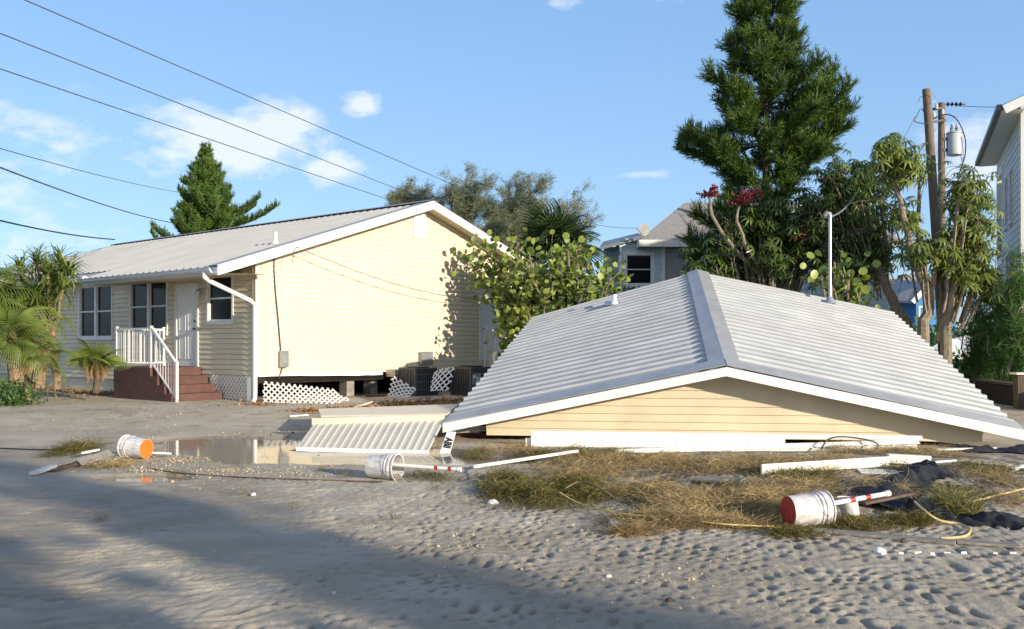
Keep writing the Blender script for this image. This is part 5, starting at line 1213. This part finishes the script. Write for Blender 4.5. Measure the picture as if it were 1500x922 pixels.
# left palm group
fanpalm(P(14, 500, 21.5), .85, 24, 'pale green fan palm with drooping fans at the left edge', base=P(25, 560, 21.5), leaf=.75, tmpl=FAN2, tr=.16, spread=(-.3, 1.0))
fanpalm(P(-30, 440, 22.5), 1.05, 20, 'taller fan palm cut off by the left edge', leaf=.85, tmpl=FAN2, spread=(-.4, .9))
fanpalm(P(35, 465, 23), .92, 20, 'bushy fan palm behind the pale trunks', leaf=.85, tmpl=FAN2, spread=(-.4, .9))
fanpalm(P(58, 524, 21.8), .62, 8, 'small fan palm with one broad fan at the foot of the pale trunks', leaf=.95, tmpl=FAN2, base=P(55, 562, 21.8), tr=.15, dead=3)
fanpalm(P(142, 536, 22.6), .62, 13, 'small bright fan palm with a brown dead frond by the red steps', leaf=.85, tmpl=FAN, base=P(140, 570, 22.6), tr=.075, dead=7, bark='barkb', spread=(.1, 1.0))
# screw-palm like tree with forked pale stems
SW_ = (np.array([(0, -.5, 0), (0, .5, 0), (.45, .42, .10), (.45, -.42, .10), (.8, .25, .0), (.8, -.25, .0), (1, .02, -.22), (1, -.02, -.22)]), np.array([(0, 3, 2, 1), (3, 5, 4, 2), (5, 7, 6, 4)]))
sp_ = thing('screw_palm', 'spiky headed palm on forked pale stems beside the house wall', 'palm tree', tuple(GP(83, 573)))
mb = MB(); YSC = 23.0; f0 = P(83, 570, YSC); fk = P(75, 490, YSC); heads = [(P(52, 432, YSC), fk), (P(76, 415, YSC), fk), (P(92, 425, YSC - .3), P(78, 500, YSC)), (P(30, 398, YSC + .5), fk), (P(88, 388, YSC + .3), P(74, 440, YSC)), (P(12, 420, YSC + .3), fk), (P(55, 388, YSC + .6), fk), (P(100, 400, YSC), P(76, 440, YSC)), (P(70, 402, YSC-.2), fk)]
limb(mb, f0, fk, .10, .075, seg=5, n=8, jit=.03); S = Scat()
for hd, st_ in heads:
    limb(mb, st_, hd, .06, .04, seg=5, n=7, jit=.04); n = 75; d = rdirs(n, .45); S.add(SW_[0], SW_[1], np.array([hd] * n) + d * .05, d, np.tile([0, 0, 1.0], (n, 1)) + rng.normal(size=(n, 3)) * .2, np.stack([.54 * (.7 + .5 * rng.random(n)), np.full(n, .045), np.full(n, .7)], 1))
mb.build('trunk', MT['paletrunk'], sp_, world=True); S.build('crown', MT['palm'], sp_)
# round leaved sea grape
def leafy(name, cat, label, base, limbs, m, tmpl, size, nper, bark='bark', spread=.35, up=.3, tipr=.4, mb=None, flat=0.3, seed=3, part='crown'):
    """limbs: list of [(x,y,z), ...] polylines with the leaves round the last points"""
    base = Vector(base); t_ = thing(name, label, cat, tuple(base)); mb = MB(); S = Scat(); rs_ = random.Random(seed)
    for pts in limbs:
        pts = [Vector(p) for p in pts]; r = pts[0] if False else None
        L = sum((b - a).length for a, b in zip(pts[:-1], pts[1:]))
        fine = []
        for a, b in zip(pts[:-1], pts[1:]):
            for k in range(3): fine.append(a.lerp(b, k / 3) + Vector((rs_.gauss(0, .02), rs_.gauss(0, .02), rs_.gauss(0, .02))))
        fine.append(pts[-1]); r0 = .02 + .012 * L; mb.tube(fine, [r0 * (1 - .75 * i / len(fine)) for i in range(len(fine))], 6)
        tipz = pts[-1]; n = nper; c = np.array(fine)[rng.integers(max(1, int(len(fine) * .45)), len(fine), n)]
        off = rng.normal(size=(n, 3)) * spread; p = c + off
        d = unit(off + rng.normal(size=(n, 3)) * .25 * spread + np.array([0, 0, up * spread])); uu = np.tile([0, 0, 1.0], (n, 1)) + rng.normal(size=(n, 3)) * (.9 - flat)
        S.add(tmpl[0], tmpl[1], p, d, uu, size * (.65 + .6 * rng.random(n)))
        for q in range(min(10, n // 8)):
            e = Vector(p[q]); mb.tube([Vector(c[q]), Vector(c[q]).lerp(e, .5) - Z_ * .02, e], [.012, .009, .005], 4, cap=False)
    mb.build('trunk', MT[bark], t_, world=True); S.build(part, MT[m], t_); return t_
def fillpts(cx, cy, rx, ry, Y, dy, n, rs_): 
    o = []
    for i in range(n):
        a = rs_.uniform(0, 6.28); r = math.sqrt(rs_.random()); o.append(P(cx + rx * r * math.cos(a), cy + ry * r * math.sin(a), Y + rs_.uniform(-dy, dy)))
    return o
rs0 = random.Random(5); gb = Vector((1.4, 26.6, .25)); lm = []
for (cx, cy, rx, ry, Y, dy, n) in ((790, 385, 55, 38, 26.3, .9, 16), (850, 400, 48, 36, 26.0, .9, 15), (800, 450, 58, 50, 25.6, .8, 16), (720, 392, 42, 25, 26.9, .35, 12), (745, 420, 40, 24, 26.6, .5, 4), (865, 440, 40, 40, 25.2, .8, 12), (760, 490, 25, 30, 25.7, .5, 8)):
    for p in fillpts(cx, cy, rx, ry, Y, dy, n, rs0): lm.append([gb + Vector((rs0.uniform(-.3, .3), rs0.uniform(-.2, .2), 0)), gb.lerp(p, .45) + Vector((rs0.uniform(-.3, .3), 0, .2)), p])
leafy('sea_grape', 'shrub', 'round leaved sea grape shrub in front of the gable wall', gb, lm, 'grape', DISC, .165, 62, spread=.21, up=.5, flat=.0)
# umbrella trees
def scheff(limbs, base, label, nper, spread, size, m='scheff', flowers=(), bark='bark', trunks=()):
    t_ = thing('umbrella_tree', label, 'tree', tuple(base)); mb = MB(); S = Scat(); F_ = MB(); rs_ = random.Random(len(limbs))
    for tk in trunks:
        pts = [Vector(p[:3]) for p in tk[0]]; fine = []
        for a, b in zip(pts[:-1], pts[1:]):
            for k in range(4): fine.append(a.lerp(b, k / 4) + Vector((rs_.gauss(0, .02), rs_.gauss(0, .02), 0)))
        fine.append(pts[-1]); r0, r1 = tk[1]; mb.tube(fine, [r0 + (r1 - r0) * i / (len(fine) - 1) for i in range(len(fine))], 8)
    for pts in limbs:
        pts = [Vector(p) for p in pts]; fine = []
        for a, b in zip(pts[:-1], pts[1:]):
            for k in range(3): fine.append(a.lerp(b, k / 3) + Vector((rs_.gauss(0, .015), rs_.gauss(0, .015), rs_.gauss(0, .015))))
        fine.append(pts[-1]); mb.tube(fine, [.035 * (1 - .6 * i / len(fine)) for i in range(len(fine))], 5)
        n = nper; c = np.array(pts[-1]); off = rng.normal(size=(n, 3)) * spread; p = c + off; d = unit(off * .6 + rng.normal(size=(n, 3)) * .3); up_ = np.tile([0, 0, 1.0], (n, 1)) + unit(off) * .5 + rng.normal(size=(n, 3)) * .3
        # whorl template lies in its XY plane, so its Z follows up
        Xd = unit(np.cross(up_, rng.normal(size=(n, 3)))); S.add(WHORL[0], WHORL[1], p, Xd, up_, size * (.7 + .5 * rng.random(n)))
        for q in range(n):
            if q < 8: mb.tube([pts[-1], Vector(p[q])], [.010, .006], 3, cap=False)
    mb.build('trunk', MT[bark], t_, world=True); S.build('crown', MT[m], t_)
    if flowers:
        F_ = MB(); rs_ = random.Random(8)
        for c in flowers:
            c = Vector(c)
            for k in range(16):
                a = rs_.uniform(0, 6.28); e = rs_.uniform(.05, 1.0); d = Vector((math.cos(a) * math.cos(e), math.sin(a) * math.cos(e), math.sin(e))); L = rs_.uniform(.25, .45)
                F_.tube([c, c + d * L * .5, c + d * L + Z_ * .05], [.012, .010, .006], 4)
                for q in range(14):
                    t = .25 + .75 * q / 14; p = c + d * L * t + Vector((rs_.gauss(0, .018), rs_.gauss(0, .018), rs_.gauss(0, .018))); F_.beam(p, p + d * .03, .03, .03)
        F_.build('flower_spikes', MT['redflower'], t_, world=True)
    return t_
YU = 25.5; rs1 = random.Random(2); b1 = P(1125, 500, YU); b1.z = .3; lm = []
for (cx, cy, rx, ry, Y, dy, n) in ((1150, 315, 45, 30, 25.6, .5, 14), (1110, 350, 55, 35, 25.8, .5, 16), (1160, 370, 50, 40, 25.4, .5, 18), (1090, 320, 30, 20, 25.5, .3, 6), (1040, 385, 35, 15, 25.6, .4, 5)):
    for p in fillpts(cx, cy, rx, ry, Y, dy, n, rs1): lm.append([b1.lerp(p, .3) , b1.lerp(p, .65) + Vector((rs1.uniform(-.2, .2), 0, 0)), p])
q1 = [(b1.x, b1.y, .3), P(1115, 405, YU), P(1070, 360, YU - .3), P(1042, 315, YU - .4), P(1037, 285, YU - .4)]; q2_ = [(b1.x, b1.y, .3), P(1118, 405, YU), P(1095, 365, YU - .5), P(1080, 325, YU - .5), P(1083, 302, YU - .5)]
scheff(lm, b1, 'dark umbrella tree with red flower spikes in front of the big pine', 13, .25, .26, flowers=[P(1082, 300, YU - .5), P(1036, 288, YU - .4), P(1098, 292, YU - .4), P(1168, 352, YU - .5), P(1218, 268, YU)], trunks=[(q1, (.08, .03)), (q2_, (.07, .03))])
b2 = P(1335, 500, 24.2); b2.z = .4; lm = []
for (cx, cy, rx, ry, Y, dy, n) in ((1245, 268, 38, 32, 25.5, .5, 13), (1228, 320, 42, 38, 25.3, .6, 17), (1280, 290, 35, 45, 25.2, .5, 13), (1215, 375, 35, 40, 25.0, .5, 14), (1285, 352, 30, 35, 25.0, .5, 9), (1270, 395, 22, 18, 24.8, .3, 5)):
    for p in fillpts(cx, cy, rx, ry, Y, dy, n, rs1): lm.append([P(1285, 390, 24.8), b2.lerp(p, .75) + Vector((rs1.uniform(-.2, .2), 0, 0)), p])
tk = [([b2, P(1328, 478, 24.2), P(1300, 425, 24.4), P(1280, 380, 24.8), P(1272, 300, 25.2), P(1255, 262, 25.4)], (.19, .04)), ([P(1280, 380, 24.8), P(1250, 330, 25), P(1235, 290, 25.2)], (.07, .03))]
scheff(lm, b2, 'leaning umbrella tree, trunk slanting left from behind the right roof slope', 13, .25, .24, trunks=tk)
b3 = P(1368, 520, 23.0); b3.z = .4; lm = []
ends = [((1318, 222), 5), ((1335, 238), 4), ((1300, 232), 4), ((1318, 250), 4), ((1326, 320), 3)]
for (px, py), n in ends:
    for i in range(n): p = P(px + rs1.uniform(-14, 14), py + rs1.uniform(-12, 12), 23 + rs1.uniform(-.4, .4)); lm.append([P(px, py + 30, 23), p])
for (cx, cy, rx, ry, n) in ((1415, 290, 28, 28, 9), (1425, 340, 35, 38, 16), (1430, 400, 30, 30, 14), (1375, 370, 30, 25, 7), (1400, 395, 28, 25, 8), (1340, 365, 20, 15, 3)):
    for p in fillpts(cx, cy, rx, ry, 22.9, .5, n, rs1): lm.append([b3.lerp(p, .6), p])
tk = [([b3 + X_ * -.15, P(1352, 480, 23), P(1362, 440, 23), P(1345, 395, 23), P(1325, 330, 23), P(1316, 285, 23), P(1313, 240, 23)], (.17, .035)),
      ([P(1362, 440, 23), P(1352, 380, 23.1), P(1343, 320, 23.2), P(1348, 252, 23.2)], (.10, .035)), ([b3 + X_ * .2, P(1388, 470, 22.9), P(1395, 430, 22.8), P(1405, 380, 22.8), P(1412, 330, 22.8), P(1425, 290, 22.8)], (.16, .04)),
      ([P(1362, 440, 23), P(1368, 400, 22.8), P(1378, 370, 22.7), P(1395, 350, 22.7)], (.08, .03)), ([P(1375, 500, 23), P(1380, 455, 23.1), P(1375, 410, 23.1), P(1400, 340, 23)], (.10, .03))]
scheff(lm, b3, 'multi stemmed umbrella tree with yellowing drooping leaves before the poles', 10, .20, .25, m='scheffy', trunks=tk)
# broad leaved yellowing shrub behind the roof mast
lm = []; b4 = P(1240, 470, 23.3); b4.z = .4
for p in fillpts(1240, 405, 38, 24, 23.2, .4, 16, rs1): lm.append([b4, b4.lerp(p, .6), p])
leafy('sea_grape', 'shrub', 'yellowing round leaved shrub right of the roof mast', b4, lm, 'grape', DISC, .20, 16, spread=.17, flat=.0, seed=5)
# undergrowth
def clumps(name, label, cat, pts, m, size, n, hgt, tmpl=LEAF, kind=None, group=None, wd=.5, spread=.35):
    S = Scat(); pts = [Vector(p) for p in pts]
    for p in pts:
        q = np.array(p) + rng.normal(size=(n, 3)) * np.array([spread, spread, 0]); q[:, 2] = ground_h(q[:, 0], q[:, 1], False) + rng.random(n) ** 1.3 * hgt * rng.uniform(.6, 1.1)
        S.add(tmpl[0], tmpl[1], q, rdirs(n, .4), rdirs(n, 1), np.stack([size * (.6 + .8 * rng.random(n)), size * wd * np.ones(n), size * np.ones(n)], 1))
    return tag(S.build(name, MT[m], None, origin=tuple(pts[0])), label, cat, group, kind)
hp = lambda l_: [P(a, 500, y) * 1 for a, y in l_]
clumps('hedge_undergrowth', 'low green shrub at the foot of the left palms', 'shrub', hp([(-30, 21.2), (0, 21.0), (18, 21.0)]), 'hedge', .11, 420, .55)
clumps('hedge_undergrowth', 'dark green undergrowth below the umbrella trees', 'undergrowth', hp([(a, 24.5 + .5 * (a % 3)) for a in range(1285, 1420, 14)]), 'hedge', .16, 260, 1.1, kind='stuff')
clumps('background_hedge', 'dark evergreen hedge mass between the houses', 'hedge', hp([(a, 33 + .7 * (a % 4)) for a in range(850, 930, 13)]), 'hedge', .22, 300, 3.2, spread=.6)
clumps('background_trees', 'dense greenery far behind the tree trunks', 'trees', hp([(a, 48 + 2 * (a % 5)) for a in range(1290, 1480, 14)]), 'hedge', .35, 260, 2.4, kind='stuff', spread=1.0)
clumps('background_trees', 'distant low trees along the horizon at the left', 'trees', hp([(a, 70 + 3 * (a % 5)) for a in range(-60, 60, 12)]), 'hedge', .5, 350, 6.0, kind='stuff', spread=2.0)
clumps('bank_ground_cover', 'sunlit weedy ground cover on the bank at the right', 'ground cover', [Vector((x, y, 0)) for x in np.arange(9.8, 17, .55) for y in np.arange(22.5, 30, .7)], 'bank', .14, 150, .38, kind='stuff')
clumps('wall_foot_litter', 'brown leaf litter along the foot of the long house', 'leaf litter', [HMX @ Vector((-.35 - .3 * (k % 3), s, 0)) for k, s in enumerate(np.arange(4.3, 11, .3))], 'litter', .06, 60, .03, kind='stuff', spread=.25)
# dried seagrass heaps and weeds
def blades(name, label, cat, regs, m, L, wd, hgt, kind='stuff', up=.15, origin=None, dirn=None):
    """regs: (px, py, rx, ry, n) ellipses measured on the ground"""
    S = Scat(); CU = (np.array([(0, -.5, 0), (0, .5, 0), (.35, 6.5, .06), (.35, 5.5, .06), (.7, 5.0, .02), (.7, 4.0, .02), (1, -2.0, -.03), (1, -2.4, -.03)]), np.array([(0, 3, 2, 1), (3, 5, 4, 2), (5, 7, 6, 4)]))
    for (cx, cy, rx, ry, n) in regs:
        c = GP(cx, cy); kx = c.y / F; ey = abs(GP(cx, cy - ry).y - GP(cx, cy + ry).y) / 2; ex = rx * kx
        a = rng.random(n) * 6.283; r = np.sqrt(rng.random(n)) * (1 + .25 * rng.normal(size=n)); x = c.x + ex * r * np.cos(a); y = c.y + ey * r * np.sin(a)
        lump = np.clip(.62 + 1.2 * perlin(x * 2.2, y * 2.6, 31) + .5 * perlin(x * 6, y * 6, 35), .02, 1.3); hh = hgt * np.clip(1.1 - r * r, .05, 1) * lump
        keep = rng.random(n) < np.clip(.16 + 1.35 * lump * (1.15 - r), .03, 1); x, y, hh = x[keep], y[keep], hh[keep]; k = len(x)
        z = ground_h(x, y, False) + .004 + hh * rng.random(k) ** .7; th = perlin(x * 1.5, y * 1.5, 33) * 3.5 + rng.normal(size=k) * 1.5 + (0 if dirn is None else dirn)
        d = np.stack([np.cos(th), np.sin(th), rng.normal(size=k) * .28 + up], 1)
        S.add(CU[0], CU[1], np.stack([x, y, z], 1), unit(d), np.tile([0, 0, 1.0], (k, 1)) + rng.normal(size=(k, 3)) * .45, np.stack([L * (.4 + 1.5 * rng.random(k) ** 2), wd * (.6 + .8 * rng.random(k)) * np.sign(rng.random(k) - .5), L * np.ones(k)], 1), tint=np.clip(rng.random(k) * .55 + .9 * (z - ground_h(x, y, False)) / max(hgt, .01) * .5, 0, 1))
    return tag(S.build(name, MT[m], None, origin=tuple(GP(*regs[0][:2]))), label, cat, None, kind)
blades('dried_seagrass', 'tangled golden brown dried seagrass strewn before the collapsed gable', 'seagrass', [(930, 677, 110, 11, 12000), (1070, 684, 120, 13, 13000), (1170, 686, 90, 10, 4000), (1210, 676, 80, 6, 2000), (860, 690, 90, 16, 6000), (1030, 740, 90, 22, 19000), (1110, 745, 90, 24, 19000), (960, 765, 80, 12, 7000), (1080, 768, 110, 10, 7000), (1260, 662, 70, 7, 4000), (1350, 665, 60, 8, 3000), (1440, 700, 40, 12, 2500), (1300, 720, 60, 20, 1500), (1160, 718, 80, 20, 4500), (930, 780, 40, 6, 2200), (940, 722, 80, 14, 4500), (1470, 735, 50, 14, 900), (740, 660, 60, 6, 2000)], 'straw', .15, .0038, .065)
blades('low_weeds', 'olive green weeds mixed through the dried seagrass', 'weeds', [(850, 668, 80, 12, 4200), (1180, 700, 60, 12, 2200), (1250, 772, 70, 10, 3000), (1330, 765, 50, 10, 2200), (900, 728, 50, 8, 900), (1060, 716, 30, 6, 500), (780, 670, 60, 8, 2500), (700, 668, 30, 6, 1200), (1300, 690, 50, 8, 900), (1170, 785, 50, 6, 1200), (630, 702, 70, 6, 1300), (1440, 690, 50, 10, 1300), (1390, 720, 40, 8, 900), (1150, 695, 50, 6, 900)], 'strawg', .09, .006, .05, up=.4)
blades('weed_clump', 'green and brown weed heap right of the middle bucket pole', 'weed heap', [(790, 725, 88, 22, 9000), (850, 722, 40, 20, 3500), (735, 712, 40, 22, 3000)], 'strawg', .13, .006, .14, kind='thing', up=.08)
blades('weed_clump', 'dark dry weed tuft beside the broken dark plank', 'weed heap', [(108, 662, 26, 10, 2600)], 'strawg', .20, .005, .12, kind='thing', up=.15)
blades('weed_clump', 'bright yellow green grass tuft right of the red banded pole', 'grass tuft', [(1395, 745, 34, 14, 2400)], 'tuft', .15, .005, .07, kind='thing', up=.5)
blades('straw_litter', 'brown straw strewn beneath the orange bottomed bucket', 'straw', [(160, 682, 46, 7, 1600)], 'straw', .14, .005, .05)
blades('grass_sprigs', 'sparse sprigs and twigs scattered over the sand', 'sprigs', [(a, b, 14, 3, 60) for a, b in ((430, 744), (360, 726), (640, 716), (505, 700), (330, 660), (395, 672), (360, 685), (255, 700), (470, 690), (300, 655), (580, 760), (150, 762))] + [(300, 640, 260, 30, 420), (500, 640, 150, 20, 120), (200, 600, 190, 18, 500), (120, 585, 120, 8, 300)], 'strawg', .06, .006, .03, up=.5)
# shell hash and leaf litter
def specks(name, label, cat, regs, m, size, tl=.5):
    S = Scat()
    for (cx, cy, rx, ry, n) in regs:
        c = GP(cx, cy); ey = abs(GP(cx, cy - ry).y - GP(cx, cy + ry).y) / 2; a = rng.random(n) * 6.283; r = np.abs(rng.normal(size=n)) * .6; x = c.x + rx * c.y / F * r * np.cos(a); y = c.y + ey * r * np.sin(a)
        S.add(DISC[0], DISC[1], np.stack([x, y, ground_h(x, y, False) + .008], 1), rdirs(n, .0) * np.array([1, 1, .4 * tl]), np.tile([0, 0, 1.0], (n, 1)) + rng.normal(size=(n, 3)) * tl, size * (.4 + 1.1 * rng.random(n)))
    return tag(S.build(name, MT[m], None, origin=tuple(GP(*regs[0][:2]))), label, cat, None, 'stuff')
specks('shell_hash', 'pale broken shells scattered over the sand', 'shells', [(265, 676, 60, 10, 1300), (330, 690, 90, 10, 900), (210, 690, 60, 8, 500), (420, 695, 120, 14, 700), (340, 640, 160, 20, 700), (230, 610, 200, 20, 900), (700, 800, 400, 60, 350), (1000, 850, 400, 60, 250), (790, 663, 60, 6, 300)], 'shell', .016)
specks('leaf_litter', 'brown fallen leaves drifted against the torn lattice', 'leaf litter', [(470, 602, 45, 4, 700), (540, 598, 60, 5, 900), (600, 592, 60, 6, 900), (650, 588, 50, 6, 900), (700, 590, 50, 8, 700), (380, 592, 60, 4, 300), (150, 578, 80, 6, 500), (480, 650, 200, 40, 120)], 'litter', .05)
specks('chalk_spill', 'white chalky powder spilled on the sand behind the plastic sheet', 'powder', [(1240, 700, 60, 9, 5000)], 'shell', .03, .08)
# trees off to the right behind the photographer: they throw the long shade over the street
def shade_tree(x, y, h, r, label, seed, sp=.42):
    rs_ = random.Random(seed); b = Vector((x, y, 0)); lm = []
    for k in range(36):
        a = rs_.uniform(0, 6.28); q = math.sqrt(rs_.random()) * r; z = h - (q / r) ** 2 * h * .2 - rs_.uniform(0, h * .45); lm.append([b, b + Z_ * h * .45, b + Vector((math.cos(a) * q, math.sin(a) * q, z))])
    leafy('broad_street_tree', 'tree', label, b, lm, 'hedge', LEAF, .36 if sp > .3 else .28, 70, spread=sp, seed=seed)
SHADE = [(15, .6, 8.0, 1.8), (21, 4.0, 10.5, .22)]
SHLAB = ["broad leafy tree across the street behind the photographer", "slender tree standing alone across the street"]
for i, (t, q, h, r) in enumerate(SHADE):
    # t metres towards the sun from the street, q across the sun direction
    hx, hy = SD.x, SD.y; L_ = math.hypot(hx, hy); hx /= L_; hy /= L_
    shade_tree(hx * t - hy * q, hy * t + hx * q, h, r, SHLAB[i], 20 + i, .42 if i == 0 else .24)
